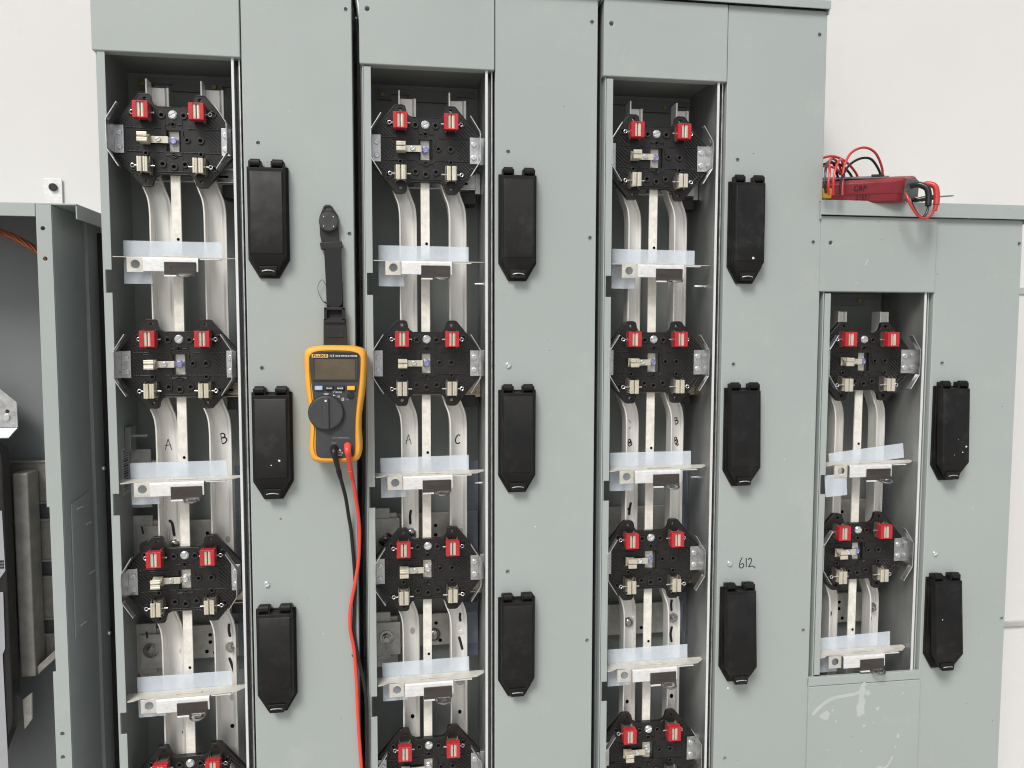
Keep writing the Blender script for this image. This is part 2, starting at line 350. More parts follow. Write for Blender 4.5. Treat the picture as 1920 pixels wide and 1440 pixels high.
def make_cabinet(c, label, top, opening_top, nrows, row0, hl=-192.0, hr=-18.5, pr=118.5, roof_x=(-195,127.5), roof_z=None, lower=None):
    root = thing('meter_cabinet', label, 'meter cabinet', (CX[c]/1000, 0, ZO-BASE/1000), 'gray meter cabinets on the wall')
    D = (0,0,BASE/1000)
    bot = -BASE+30
    # back and side sheets
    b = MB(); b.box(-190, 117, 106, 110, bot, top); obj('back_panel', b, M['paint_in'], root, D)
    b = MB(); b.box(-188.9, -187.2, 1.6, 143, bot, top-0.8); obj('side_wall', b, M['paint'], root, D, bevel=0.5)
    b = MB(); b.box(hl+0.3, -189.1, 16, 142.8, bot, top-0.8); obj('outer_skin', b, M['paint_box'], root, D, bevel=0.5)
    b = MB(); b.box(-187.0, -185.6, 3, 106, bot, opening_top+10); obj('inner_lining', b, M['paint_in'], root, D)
    b = MB(); b.box(pr-5, pr-0.6, 20, 143, bot, top); obj('side_wall', b, M['paint'], root, D, bevel=0.6)
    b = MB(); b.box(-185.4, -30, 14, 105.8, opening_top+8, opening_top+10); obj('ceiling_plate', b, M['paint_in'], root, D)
    # inner right wall, galvanised with a bright front edge
    b = MB(); b.box(-30.2, -28.6, 3.6, 105.8, bot, opening_top+7.8); obj('inner_wall', b, M['galv_wall'], root, D)
    b = MB(); b.box(-30.4, -27.0, 1.5, 3.5, bot, opening_top+1.0); obj('edge_strip', b, M['edge'], root, D, bevel=0.5)
    b = MB(); b.box(-28.4, -20.6, 24, 26, bot, opening_top+6); b.box(-28.4,-27.2,3.8,24,bot,opening_top+6)
    obj('channel_back', b, M['galv_wall'], root, D)
    b = MB(); b.box(-22.2, -20.4, 5.5, 23.8, bot, opening_top+1.0); obj('channel_edge', b, M['galv'] if c != 4 else M['paint'], root, D, bevel=0.4)
    # left front flange with its notches
    ftop = opening_top-2.5 if c != 1 else opening_top+2
    zb = lower+3 if lower else bot
    f = MB(); f.pxz(strip_poly(-187.0, -178.0, ftop, zb, FLANGE_CUTS), -0.2, 1.4); obj('front_flange', f, M['paint'], root, D, bevel=0.35)
    # breaker panel
    holes = {1:[(111.2,169.7),(112.5,-111.9),(0.7,-0.5),(0,-285.2),(111.5,-672)],
             2:[(111.8,172.3),(111.5,-111.3),(112.6,-669.5),(-0.3,-0.5),(0,-566.4)],
             3:[(116,173.7),(115.2,-111.1),(116.4,-672.7),(0,-857.2),(0,-0.5),(0.2,-283.2)],
             4:[(117.1,-107.6),(116.5,-672.1),(0.1,-283)]}[c]
    cut = MB()
    for x, z in holes: cut.cyl(x, z, 2.7, -5, 4.5, 16)
    p = MB(); p.box(-17.5, pr, 0, 26, bot, top); obj('breaker_panel', p, M['paint'], root, D, bevel=1.1, cut=cut)
    for x, z in holes:
        k = MB(); k.ring(x, z, 3.15, 2.6, -0.2, 0.2, 18); obj('hole_rim', k, M['zinc'], root, D)
    # header above the opening
    cut = MB()
    hz = 171.0 if c != 4 else -112.0
    for x in (-181.5,): cut.cyl(x, hz, 2.7, -9, 5, 16)
    h = MB(); h.box(hl, hr, -2.0, 13.5, opening_top, top-0.6); obj('header_panel', h, M['paint'], root, D, bevel=1.4, cut=cut)
    # roof
    r = MB(); rz = roof_z
    r.box(roof_x[0], roof_x[1], -5.0, 143, rz[1]-2.0, rz[1]); r.box(roof_x[0]-0.3, roof_x[1]+0.3, -7, -5.2, rz[0], rz[1]+0.2)
    r.box(roof_x[0]+0.2, roof_x[0]+1.8, -4.8, 142.5, rz[0]-6, rz[1]-2.2); r.box(roof_x[1]-1.8, roof_x[1]-0.2, -4.8, 142.5, rz[0]-6, rz[1]-2.2)
    obj('roof', r, M['paint'], root, D, bevel=1.0)
    # top bracket inside the opening
    t = opening_top
    b = MB(); b.box(-172,-36,101,105.5,t-6,t+2); b.box(-172,-153,100.5,105.5,t-14,t-6); b.box(-128,-62,100.5,105.5,t-15,t-6)
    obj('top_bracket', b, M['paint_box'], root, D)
    for x in (-165,-72):
        b = MB(); b.cyl(x,t-8,3.0,100.4,97,6); obj('bracket_screw', b, M['woodish'], root, D)
    # breaker covers
    global cover_src
    for k in range(row0, row0+(3 if c != 4 else 2)):
        if cover_src is None: cov = cover_src = make_cover(); cov.parent = root
        else: cov = copy_tree(cover_src, root)
        cov.location = (0, 0, BASE/1000-PITCH*k/1000)
        for ch in cov.children:
            if ch.name.startswith('lid'): ch.rotation_euler = (-R(COVER_OPEN.get((c,k),0)), 0, R(random.uniform(-0.3,0.3)))
    # busbars, one run per row
    for k in range(row0, row0+nrows):
        z = -PITCH*k
        for xe, wd in ((-143.4, 24.0), (-76.2, 25.2)):
            if k == row0:
                m = busbar_mb(xe, wd, z+78, z-20, False); (c == 4) or m.loft([[(xe+x,y,z+zz) for x,y in [(0,37),(0,58.5),(2.2,56),(2.2,37)]] for zz in (77.8,83.5)])
                obj('busbar', m, M['alu'], root, D, bevel=0.5)
            e = z-PITCH-5 if k < row0+nrows-1 else max(z-PITCH-5, bot)
            obj('busbar', busbar_mb(xe, wd, z-34, e, True), M['alu'], root, D, bevel=0.5)
        # cross rail behind the plate
        m = MB(); m.box(-146,-38,60,62.5,z-42,z-21); m.box(-146,-38,54,60,z-24,z-21.5); m.box(-146,-38,55,60,z-42,z-40)
        m.box(-38,-30.4,64,100,z-46,z-18)
        obj('cross_rail', m, M['galv'] if k == row0 else M['rail'], root, D, bevel=0.6)
        m = MB(); m.pxz([(-70,z-33),(-69,z-31.6),(-49,z-31.6),(-48,z-33),(-49,z-34.4),(-69,z-34.4)], 59.6, 59.9); obj('rail_slot', m, M['hole'], root, D)
        # neutral strip hole
        m = MB(); m.cyl(-107.0, z-119.5, 1.9, 32.6, 33.4, 14); obj('strip_hole', m, M['hole'], root, D)
        m = MB(); m.box(-58,-36,66,100,z-60,z-42.5); obj('rail_support', m, M['rubber'], root, D, bevel=0.8)
    m = MB(); m.box(-114.6,-102.6,33,36,bot, -PITCH*row0+19); obj('neutral_strip', m, M['alu_b'], root, D, bevel=0.5)
    return root, D

ROOTS = {}
lab = {1:'tall gray meter cabinet, leftmost of the three tall ones, carrying the yellow multimeter',
       2:'tall gray meter cabinet in the middle, between the multimeter and the panel marked 612',
       3:'tall gray meter cabinet with 612 handwritten on its panel, third from the left',
       4:'short gray meter cabinet at the right with a maroon tester on its roof'}
for c in (1,2,3):
    ROOTS[c] = make_cabinet(c, lab[c], 206, 102.6, 4, 0, roof_z=(206,217.5), pr={1:118.3,2:120,3:127}[c], roof_x=(-195,{1:121,2:122,3:127.6}[c]))
ROOTS[4] = make_cabinet(4, lab[4], -73.5, -180.5, 2, 1, hl=-197, hr=-17.2, pr=121.4, roof_x=(-200,124.5), roof_z=(-73.5,-53), lower=-744)

# lower front plate of the short cabinet
root, D = ROOTS[4]
m = MB(); m.box(-196.5,-17.0,-3.4,4,-BASE+30,-757.5); m.box(-196.5,-17.0,-2.2,4,-756.9,-744)
m.box(-196.5,-195,-2.0,100,-760,-744.4)
obj('lower_panel', m, M['paint'], root, D, bevel=1.2)
# dried splashes on it
def blob(cx, cz, rx, rz, seed, n=22):
    m = MB(); rnd = random.Random(seed); ph = [rnd.uniform(0,6.28) for _ in range(3)]
    m.add([(cx,-3.75,cz)]+[(cx+rx*(1+.22*sin(2*t+ph[0])+.13*sin(5*t+ph[1]))*cos(t), -3.75, cz+rz*(1+.2*sin(3*t+ph[2])+.1*sin(7*t))*sin(t))
           for t in [2*pi*i/n for i in range(n)]], [(0,i+1,(i+1)%n+1) for i in range(n)])
    obj('dried_splash', m, M['splash'], root, D, keepn=True)
for i,(px,pz,rx,rz) in enumerate([(-113,-792,8,17),(-170,-802,7,7),(-86,-797,3,3.2),(-46,-776,1.6,1.6),(-107,-822,2.6,2.6),(-152,-812,2,2),(-51,-842,3,3.6),
        (-103,-772,4,4),(-116,-896,6,5),(-138,-796,1,1),(-63,-779,1,1),(-110,-861,1.5,1.5),(-163,-855,1.3,1.3),(-55,-859,1.2,2.4),(-92,-818,1.4,1),(-158,-795,2,2)]):
    blob(px,pz,rx,rz,i)
for pts, wd in (([(-190,-800),(-178,-788),(-160,-777),(-140,-774),(-122,-772),(-112,-768)],5.0), ([(-114,-772),(-110,-760),(-106,-757.8)],7.0),
                ([(-90,-893),(-80,-888),(-70,-890),(-62,-880),(-58,-872)],3.2), ([(-100,-904),(-90,-893),(-78,-890)],3.6), ([(-113,-780),(-111,-772),(-109,-764)],7)):
    m = MB(); m.ribbon(spline2(pts,5), wd, -3.40-0.011*pts[0][1]/-100, 0.08); obj('dried_splash', m, M['splash'], root, D, keepn=True)
for sc_ in ([(-128,-142),(-124,-134)],[(-143,-168),(-138,-168)]):
    m = MB(); m.ribbon(sc_,1.2,-2.05,0.15); obj('paint_scratch', m, M['white'], root, D, keepn=True)
m = MB(); m.cyl(0,0,4,0,-7,14)
m.xf = None
mm = MB(); mm.tube([(45,100,-53),(45,100,-44)], 4.2, 10); obj('roof_bolt', mm, M['zinc'], root, D, bevel=0.4)

# panel screws
def panel_screw(c, x, z, ang, y=0.0):
    root, D = ROOTS[c]
    s = obj('panel_screw', screw_mb(x, z, y, 3.7, ang), M['zinc'], root, D, bevel=0.3)
for c, x, z, a in ((1,0.6,-569.6,0.4),(2,0.3,-283.2,0.7),(3,0.5,-568.5,1.1),(4,0.8,-566.6,0.6)): panel_screw(c,x,z,a)

def dab(c, x, z, r, y=-0.06, seed=0):
    rnd = random.Random(seed+int(x*10)); m = MB(); n = 12
    m.add([(x,y,z)]+[(x+r*rnd.uniform(.6,1.3)*cos(2*pi*i/n), y, z+r*rnd.uniform(.6,1.3)*sin(2*pi*i/n)) for i in range(n)], [(0,i+1,(i+1)%n+1) for i in range(n)])
    obj('paint_dab', m, M['white'], ROOTS[c][0], ROOTS[c][1], keepn=True)
for c,x,z,r in ((3,2,-752,1.5),(3,-4,-690,0.7),(2,38,-505,0.8),(1,72,-640,0.7),(2,60,-250,0.6),(4,60,-500,0.8),(4,84,-700,0.6),(3,80,-420,0.7),(1,40,40,0.6)): dab(c,x,z,r)
for c,pts in ((3,[(-160,150),(-166,128),(-170,110)]),(2,[(40,-760),(41,-772),(38,-786)]),(3,[(55,-590),(70,-593)]),(1,[(20,-508),(19,-522)]),(4,[(70,-300),(80,-311)]),(2,[(90,60),(96,48)])):
    m = MB(); m.ribbon(spline2(pts,4), 0.7, -2.06 if pts[0][0] < -18 and c == 3 else -0.06, 0.05); obj('scratch', m, M['seam'], ROOTS[c][0], ROOTS[c][1], keepn=True)
for c,k,L in ((4,1,[(28,-119,1.3,0),(22,-127,1.0,0),(9,-131,.5,0),(15,-108,.5,0)]),(1,1,[(22,-118,1.5,-18.1),(12,-124,.8,-18.1)]),(3,0,[(17,-137,1.9,-18.0)]),(4,2,[(0,-90,.7,-18.4)])):
    cov = [o for o in ROOTS[c][0].children if o.name.startswith('breaker_cover') and abs(o.location.z-(BASE-PITCH*k)/1000) < 0.01][0]
    lid = [o for o in cov.children if o.name.startswith('lid')][0]
    for x,z,r,y in L:
        rnd = random.Random(int(x*10)); m = MB(); n = 12
        m.add([(x,-9.05,z+30)]+[(x+r*rnd.uniform(.6,1.3)*cos(2*pi*i/n), -9.05, z+30+r*rnd.uniform(.6,1.3)*sin(2*pi*i/n)) for i in range(n)], [(0,i+1,(i+1)%n+1) for i in range(n)])
        obj('paint_dab', m, M['white'], lid, keepn=True)

# rear bus rails, bolts, insulators and marks
for c in (1,2,3,4):
    root, D = ROOTS[c]
    for z0, z1 in ((-566,-503),(-702,-654)):
        m = MB(); m.box(-160,-32,92,97,z0,z1); obj('rear_busbar', m, M['alu_dark'], root, D, bevel=0.8)
        for x,z in ((-94,-0.3),(-94,-0.52),(-88,-0.85),(-99,-0.8)):
            m = MB(); m.cyl(x, z1+(z1-z0)*z, 2.6, 91.4, 91.9, 12); obj('rail_hole', m, M['hole'], root, D)
        if c < 3:
            m = MB(); m.box(-186,-160,70,73,z0-8,z1+14); m.box(-184,-150,73,80,z0-20,z1+6); m.box(-180,-146,66,69.8,z0,z1)
            obj('bus_tab', m, M['alu_dark'], root, D, bevel=0.8)
            hexbolt(root, -166, (z0+z1)/2+2, 66, 10.5, 'nut')
            if c == 1 and z1 == -503:
                m = MB(); m.box(-186,-160,70,73,-478,-398); m.box(-182,-150,73,80,-470,-414); obj('bus_tab', m, M['alu_dark'], root, D, bevel=0.8)
    if c < 4:
        m = MB(); m.box(-53,-33,78,79,-600,-425); obj('insulator_sheet', m, M['bluish'], root, D)
        m = MB(); m.box(-53,-33,78,79,-715,-618); obj('insulator_sheet', m, M['bluish'], root, D)
    else:
        m = MB(); m.box(-54,-36,90,91,-600,-425); obj('insulator_sheet', m, M['bluish'], root, D)
Y = 55.8
def bolts(c, L):
    for x, z, k in L: hexbolt(ROOTS[c][0], x, z, Y, 7.6, k)
bolts(1, [(-128,-526,'dome'),(-58,-673,'nut')])
bolts(2, [(-130,-522,'dome'),(-61,-664,'washer'),(-61,-740,'nut')])
bolts(3, [(-130,-520,'washer'),(-131,-668,'dome'),(-62,-665,'nut')])
bolts(4, [(-131,-521,'dome'),(-62,-665,'nut')])
hexbolt(ROOTS[2][0], -97, -685, 91, 9.5, 'dome')
def ovals(c, L):
    for x, z, a, b in L: obj('bar_slot', oval_mb(x, z, Y-0.05, a, b), M['hole' if a < 3 else 'alu_dark'], ROOTS[c][0], ROOTS[c][1])
ovals(1, [(-59,-522,3.4,4.6),(-122.5,-675,3.4,5),(-58,-745,3.4,4.6),(-123,-790,2.6,3),(-59,-786,2.6,3)])
ovals(2, [(-60,-522,3.4,4.6),(-129,-664,3.4,5),(-130,-752,3,3.4),(-130,-790,2.6,3.2),(-62,-788,2.4,3)])
ovals(3, [(-60,-520,3.4,4.8),(-131,-790,2.4,3),(-62,-786,2.6,3.4)])
ovals(4, [(-131,-672,2.9,5)])

def writing(c, letters, wd, y):
    for strokes in letters:
        m = MB()
        for s in strokes: m.ribbon(spline2(s,5) if len(s) > 2 else s, wd, y, 0.15)
        obj('marker_writing', m, M['ink'], ROOTS[c][0], ROOTS[c][1], keepn=True)
def S(ox, oz, k, st): return [[(ox+x*k, oz+z*k) for x,z in s] for s in st]
LA = [[(-4.2,-8),(0,8)],[(0,8),(4.6,-8)],[(-4,-1.5),(3.6,-0.4)]]
LB = [[(-3.6,8),(-1.5,-8)],[(-3.6,7.4),(0,8.2),(2.2,6),(1.6,2.5),(-2.2,1)],[(-2.2,1),(3,1.6),(5,-1.5),(3,-5.5),(-1.4,-8)]]
LC = [[(4.2,6),(1.5,7.4),(-2,4),(-3.6,-2),(-2,-6.6),(1.5,-7),(3.8,-5)]]
writing(1, [S(-133,-390,0.95,LA),S(-62,-383.5,0.9,LB)], 1.7, 55.6)
writing(2, [S(-133,-389,0.85,LA),S(-64,-390,0.85,LC)], 1.6, 55.6)
writing(3, [S(-62,-369,0.62,LB), S(-62,-398,0.6,LB)+S(-61,-400,0.62,[[(-5,6),(5,-3)],[(-5,2),(4,6)],[(-2,-3),(3,-8),(5,-4)]]),
            S(-132,-400,0.62,LB)+S(-132,-400,0.62,[[(-5,4),(5,-5)],[(-5,-3),(5,5)],[(-4,-7),(2,7)],[(-5,0),(5,1)]]),
            [[(-134,-366),(-130.5,-371)],[(-134,-379),(-131,-377)]]], 1.5, 55.6)
for c, L in ((1,[[(-135,-493),(-131,-497),(-129.5,-506),(-128.5,-515)],[(-60,-640),(-60.5,-650),(-59,-659)],[(-61,-688),(-57,-701),(-53.5,-714)],[(-127,-540),(-126,-546)],[(-170,-500),(-168,-511)],[(-168,-645),(-167,-655)]]),
             (2,[[(-130,-489),(-131.5,-498),(-131,-510)],[(-131,-532),(-131,-541)],[(-61,-641),(-61.5,-649),(-60.5,-654)],[(-63,-676),(-60,-687),(-58,-696)]]),
             (3,[[(-129,-488),(-131,-498),(-131.5,-507)],[(-134,-497),(-131,-500)],[(-64,-637),(-65,-645),(-64,-655)],[(-63,-678),(-65,-690),(-63,-703)]]),
             (4,[[(-133,-492),(-133.5,-508)],[(-62,-680),(-64,-697)]])):
    for s in L:
        m = MB(); m.ribbon(spline2(s,5), 3.6 if len(s) > 2 else 2.6, 55.6, 0.12)
        obj('marker_stroke', m, M['ink'], ROOTS[c][0], ROOTS[c][1], keepn=True)
# 612 on the third panel
six = [[(20.0,-560.0),(17.2,-565),(15.6,-571),(16.8,-575),(20,-575.2),(22.4,-572),(20.6,-569.2),(17.4,-570.4)],
       [(25.6,-561),(25.9,-568),(26.0,-575)], [(28.6,-564.2),(31,-561.6),(33.6,-563.4),(33,-568),(29.6,-574.2),(33.5,-573.4),(37,-573.8),(40,-577)]]
writing(3, [six[:1], six[1:2], six[2:]], 1.35, -0.05)

# barcode label and small bits on the left lining of the first cabinet
root, D = ROOTS[1]
m = MB(); m.box(-185.5,-185.1,34,64,-455,-392); lb = obj('barcode_label', m, M['label'], root, D)
m = MB()
for i in range(16): m.box(-185.0,-184.8,40,56,-448+i*3.4,-448+i*3.4+random.uniform(0.8,2.2))
obj('barcode', m, M['ink'], lb)
m = MB(); m.cylx(60,-378,2.2,-185,-160,10); m.box(-185,-178,48,70,-398,-365); obj('side_stud', m, M['galv_wall'], root, D, bevel=0.5)
m = MB(); m.cyl(19.5,-482.5,1.4,0,-0.5,8); obj('rust_spot', m, M['woodish'], root, D)
for c in (2,3):
    m = MB(); m.cylx(50,-172,1.6,-40,-30.2,8); m.cylx(50,-452,1.6,-40,-30.2,8); obj('wall_rivet', m, M['zinc'], ROOTS[c][0], ROOTS[c][1])

# ------------------------------------------------------------------ meter sockets
def diag_zone(m, u0, u1, v0, v1, lim, y, step=3.7):
    # raised hatch ribs running down to the right, clipped to the plate outline
    k = v0-u1
    s = v0+u0
    while s < v1+u1:
        best = None
        n = 60; seg = []
        for i in range(n+1):
            u = u0+(u1-u0)*i/n; v = s-u
            ok = v0 < v < v1 and abs(u)*39.5+abs(v)*32.7 < lim
            if ok: seg.append((u,v))
        if len(seg) > 8:
            a, b = seg[0], seg[-1]
            m.pxz([(a[0]-.45,a[1]-.45),(a[0]+.45,a[1]+.45),(b[0]+.45,b[1]+.45),(b[0]-.45,b[1]-.45)], y-1.3, y+0.5)
        s += step*1.35

def ridge(m, pts, y, w=1.0, h=1.4):
    for (a, b) in zip(pts[:-1], pts[1:]):
        d = Vector((b[0]-a[0], b[1]-a[1])).normalized(); n = Vector((-d.y, d.x))*w/2; e = d*w*0.3
        m.pxz([(a[0]+n.x-e.x,a[1]+n.y-e.y),(b[0]+n.x+e.x,b[1]+n.y+e.y),(b[0]-n.x+e.x,b[1]-n.y+e.y),(a[0]-n.x-e.x,a[1]-n.y-e.y)], y-h, y+0.5)

def make_socket():
    root = thing('meter_socket', 'black meter socket', 'meter socket', (0,0,0), 'meter sockets stacked in the cabinets')
    half = [(18.5,42.7),(23,45.2),(25.6,49.5),(26.8,55.6),(28,57.4),(30.5,58.2),(38.5,58.2),(40.5,57.4),(72.3,19),(72.3,-19)]
    # outline around the plate centre; v is measured from the centre (v=-32.5 below the top screw)
    right = [(u,v) for u,v in half] + [(u,-v) for u,v in half[::-1][1:] if True]
    right = half[:9] + [(72.3,19),(72.3,-19)] + [(u,-v) for u,v in half[:9][::-1]]
    left = [(-u,v) for u,v in right[::-1]]
    out = right + left
    def V(v): return v+32.5
    p = MB(); p.pxz(out, 0, 7)
    cut = MB(); cut.box(-8.5,9.0,-3,12,V(-46.0),V(-19.6))
    for u,v in ((-33.4,19),(33.4,19),(-33.4,-83),(33.4,-83)): cut.cyl(u,V(v),2.2,-3,12,14)
    for u,v in ((-49,2),(49,2),(-49,-67),(49,-67)): cut.cyl(u,V(v),3.0,-3,4,16)
    for u,v in ((-13.4,-1),(13.4,-1),(-13.6,-62.1),(13.6,-62.1),(33.3,-31.6),(17,-31.5),(0,-12.4),(0,-50),(-33.4,-49),(33.4,-49),(0,-65.4)): cut.cyl(u,V(v),1.9,-3,4,12)
    plate = obj('base_plate', p, M['black'], root, bevel=0.9, cut=cut)
    # moulded ribs and bosses belong to the plate
    m = MB()
    for u,v,ro in ((-13.4,-1,4.6),(13.4,-1,4.6),(-13.6,-62.1,4.6),(13.6,-62.1,4.6),(33.3,-31.6,4.6),(17,-31.5,3.8),(0,-65.4,4.8),
                   (-33.4,-49,3.6),(33.4,-49,3.6),(-49,2,4.4),(49,2,4.4),(-49,-67,4.4),(49,-67,4.4)):
        m.ring(u, V(v), ro, ro*0.62 if abs(u) > 40 else ro*0.52, -2.0, 0.5, 18)
    for u,v in ((0,-12.4),(0,-50)): m.ring(u, V(v), 3.2, 2.0, -0.9, 0.5, 16)
    L = 39.5*72.3+32.7*19-95
    for sgn in (-1,1):
        a, b = (-64,-42) if sgn < 0 else (42,64)
        diag_zone(m, a, b, V(-15.5), V(8), L, 0); diag_zone(m, a, b, V(-44.6), V(-19.5), L, 0); diag_zone(m, a, b, V(-76), V(-48.5), L, 0)
    for a, b, v in ((-57,-34,-17.4),(-23,-15,-17.2),(18,27,-17.2),(38,58,-17.2),(-56,-27,-47.0),(-24,-17,-46.6),(22,58,-47.0),(-44,-24,-20)):
        ridge(m, [(a,V(v)),(b,V(v))], 0)
    ridge(m, [(-9.5,V(-12.3)),(-5,V(-12.3)),(-3.2,V(-10)),(0,V(-8.6)),(3.2,V(-10)),(5,V(-12.3)),(10,V(-12.3))], 0)
    ridge(m, [(-9.5,V(-51)),(-5,V(-51)),(-3.2,V(-53.4)),(0,V(-54.6)),(3.2,V(-53.4)),(5,V(-51)),(10,V(-51))], 0)
    ridge(m, [(-17,V(-46.6)),(-12.5,V(-46.8)),(-9.5,V(-50)),(8.5,V(-50)),(12,V(-46.8)),(22,V(-46.8))], 0, h=0.8)
    ridge(m, [(-9.8,V(-6)),(-9.8,V(-18.5))], 0, h=0.8); ridge(m, [(10.8,V(-6)),(10.8,V(-16))], 0, h=0.8)
    for u in (-23,-9.8,10.8,23): ridge(m, [(u,V(-53)),(u,V(-70))], 0, h=0.7)
    ridge(m, [(-20,V(-71.6)),(20,V(-71.6))], 0); ridge(m, [(43,V(-52)),(43,V(-58))], 0, h=0.7)
    ridge(m, [(12,V(-20)),(12,V(-26)),(14,V(-27.5))], 0); ridge(m, [(42,V(-66.5)),(46,V(-71.5))], 0); ridge(m, [(53,V(-64)),(62,V(-55))], 0)
    ridge(m, [(-42,V(-66.5)),(-46,V(-71.5))], 0); ridge(m, [(-53,V(-64)),(-62,V(-55))], 0)
    # rim of the outline
    for a, b in zip(out, out[1:]+out[:1]):
        if abs(a[0]) < 72 or abs(b[0]) < 72:
            s = 0.985; ridge(m, [(a[0]*s, a[1]*s), (b[0]*s, b[1]*s)], 0, w=0.8, h=0.6)
    obj('moulded_ribs', m, M['ribs'], plate, bevel=0.3, seg=1)
    bk = MB(); bk.box(-8.4,8.9,5.2,6.8,V(-45.9),V(-19.7))
    # jaws
    def jaw(u0, vc, red, ringside):
        vc = V(vc); h = 9.3
        j = MB()
        for s in (-1,1):
            pr = [(s*6.3,0.0),(s*6.0,-5),(s*3.4,-9),(s*0.45,-13.5),(s*0.4,-17.6),(s*0.8,-19.1),(s*2.9,-19.4),(s*3.4,-18.9),(s*3.9,-19.4),(s*6.0,-19.3),(s*6.6,-18.6),(s*6.3,-18.0),
                  (s*5.2,-17.8),(s*3.0,-17.0),(s*2.2,-15.6),(s*2.0,-13.6),(s*4.5,-9),(s*7.0,-5),(s*7.2,0.0)]
            j.pxy([(u0+a,b) for a,b in pr], vc-h, vc+h)
        o = obj('jaw', j, M['jaw'], root, bevel=0.25, seg=1)
        k = MB(); k.box(u0-8,u0+8,-3.2,-0.2,vc-7.5,vc+7.5)
        for s in (-1,1):
            k.box(u0+s*7.4-0.4,u0+s*7.4+0.4,-12,0.2,vc-8,vc+10.4)
            k.tube([(u0+s*7.4,-1,vc+11),(u0+s*7.0,-9,vc+11.8),(u0+s*5.4,-15,vc+9.6)],0.55,6)
            k.tube([(u0+s*7.0,-1,vc-10.6),(u0+s*6.4,-8,vc-11)],0.55,6)
        obj('spring_clip', k, M['jaw_leg'], o)
        if red:
            r = MB(); f0, f1 = -20.6, -9.8
            r.box(u0-9.3,u0-4.0,f0,f1,vc-10.4,vc+10.4); r.box(u0+4.0,u0+9.3,f0,f1,vc-10.4,vc+10.4)
            r.box(u0-4.1,u0+4.1,f0+0.02,f1,vc+8.6,vc+10.38); r.box(u0-4.1,u0+4.1,f0+0.02,f1,vc-10.38,vc-8.8)
            obj('jaw_cap', r, M['red'], o, bevel=0.5)
        q = MB(); e = 1 if ringside else -1
        q.cylx(-10.5 if not red else -7.4, vc-0.5, 0.95, u0-(13 if e > 0 else 11.5), u0+(11.5 if e > 0 else 13), 10)
        yy = -10.5 if not red else -7.4
        q.tube([(u0+e*11.6+e*2.2-e*2.2*cos(t), yy+0.01*t, vc-0.5+2.2*sin(t)) for t in [2*pi*i/16 for i in range(17)]], 0.6, 6)
        obj('cotter_pin', q, M['zinc'], o)
        return o
    jaw(-33.2,0.5,True,False); jaw(33.2,0.5,True,True); jaw(-33.2,-66,False,False); jaw(33.2,-66,False,True)
    # neutral jaw on its strap
    j = MB(); vc = V(-32.4); u0 = -32.6
    for s in (-1,1):
        pr = [(s*5.2,-3),(s*4.9,-7),(s*2.8,-10),(s*0.4,-13.5),(s*0.35,-17.6),(s*0.7,-19.1),(s*2.7,-19.4),(s*3.2,-18.9),(s*3.7,-19.4),(s*5.6,-19.3),(s*6.2,-18.6),(s*5.9,-18.0),
              (s*4.8,-17.8),(s*2.8,-17.0),(s*2.0,-15.6),(s*1.8,-13.6),(s*3.9,-9.8),(s*6.1,-6.5),(s*6.2,-3)]
        j.pyz([(b, vc+a) for a,b in pr], u0-6, u0+6)
    j.box(u0-5.5,u0+6,-4.2,-2.8,vc-6.2,vc+6.2)
    j.pyz([(0,0)]*0 or [(-4.6,vc-4.2),(-3.0,vc-4.2),(-3.0,vc+4.2),(-4.6,vc+4.2)], u0+6, -5.5)
    j.loft([[(-5.6,-4.6,vc-4.2),(-5.6,-3.0,vc-4.2),(-5.6,-3.0,vc+4.2),(-5.6,-4.6,vc+4.2)],[(-3.5,3.2,vc-4.2),(-3.5,4.8,vc-4.2),(-3.5,4.8,vc+4.2),(-3.5,3.2,vc+4.2)],
            [(4.6,4.4,vc-4.2),(4.6,6.0,vc-4.2),(4.6,6.0,vc+4.2),(4.6,4.4,vc+4.2)]])
    nj = obj('neutral_jaw', j, M['jaw'], root, bevel=0.3)
    sc = obj('strap_screw', screw_mb(-17.2,vc,-4.7,3.2,0.6), M['zinc'], nj, bevel=0.25)
    obj('neutral_bolt', screw_mb(-0.4,vc,4.4,4.9,0.25,True,4.6), M['blue'], root, bevel=0.5)
    # top screw
    s = obj('mounting_screw', screw_mb(0,V(0),0,5.0,0.5,h=2.8), M['zinc'], root, bevel=0.5)
    # guard brackets at both sides
    for sgn in (-1,1):
        b = MB()
        b.box(sgn*59.0, sgn*70.2, -2.2, -1.0, V(-50), V(-15))
        b.box(sgn*70.2, sgn*71.4, -29.0, -1.0, V(-50), V(-15))
        for vv, ve in ((-14.4,6.5),(-50.6,-71.5)):
            a = (70.8, V(vv)); e = (57.6, V(ve)); d = Vector((e[0]-a[0], e[1]-a[1])).normalized(); n = Vector((-d.y,d.x))*0.6
            b.pxz([(sgn*(a[0]+n.x),a[1]+n.y),(sgn*(e[0]+n.x),e[1]+n.y),(sgn*(e[0]-n.x),e[1]-n.y),(sgn*(a[0]-n.x),a[1]-n.y)], -29.0, -19.5)
        if sgn > 0: b.box(71.6,78.5,0.5,6,V(-50),V(-15))
        br = obj('guard_bracket', b, M['galv'], root, bevel=0.3)
        for v in (-24.5,-42):
            a = random.uniform(0,3)
            q = obj('bracket_screw', screw_mb(sgn*64.3,V(v),-2.2,3.5,a), M['zinc'], br, bevel=0.3)
    return root
CN = {1:'leftmost tall cabinet', 2:'middle tall cabinet', 3:'third tall cabinet', 4:'short right cabinet'}
RN = {0:'topmost', 1:'second', 2:'third', 3:'lowest, cut off'}
sock = make_socket()
first = True
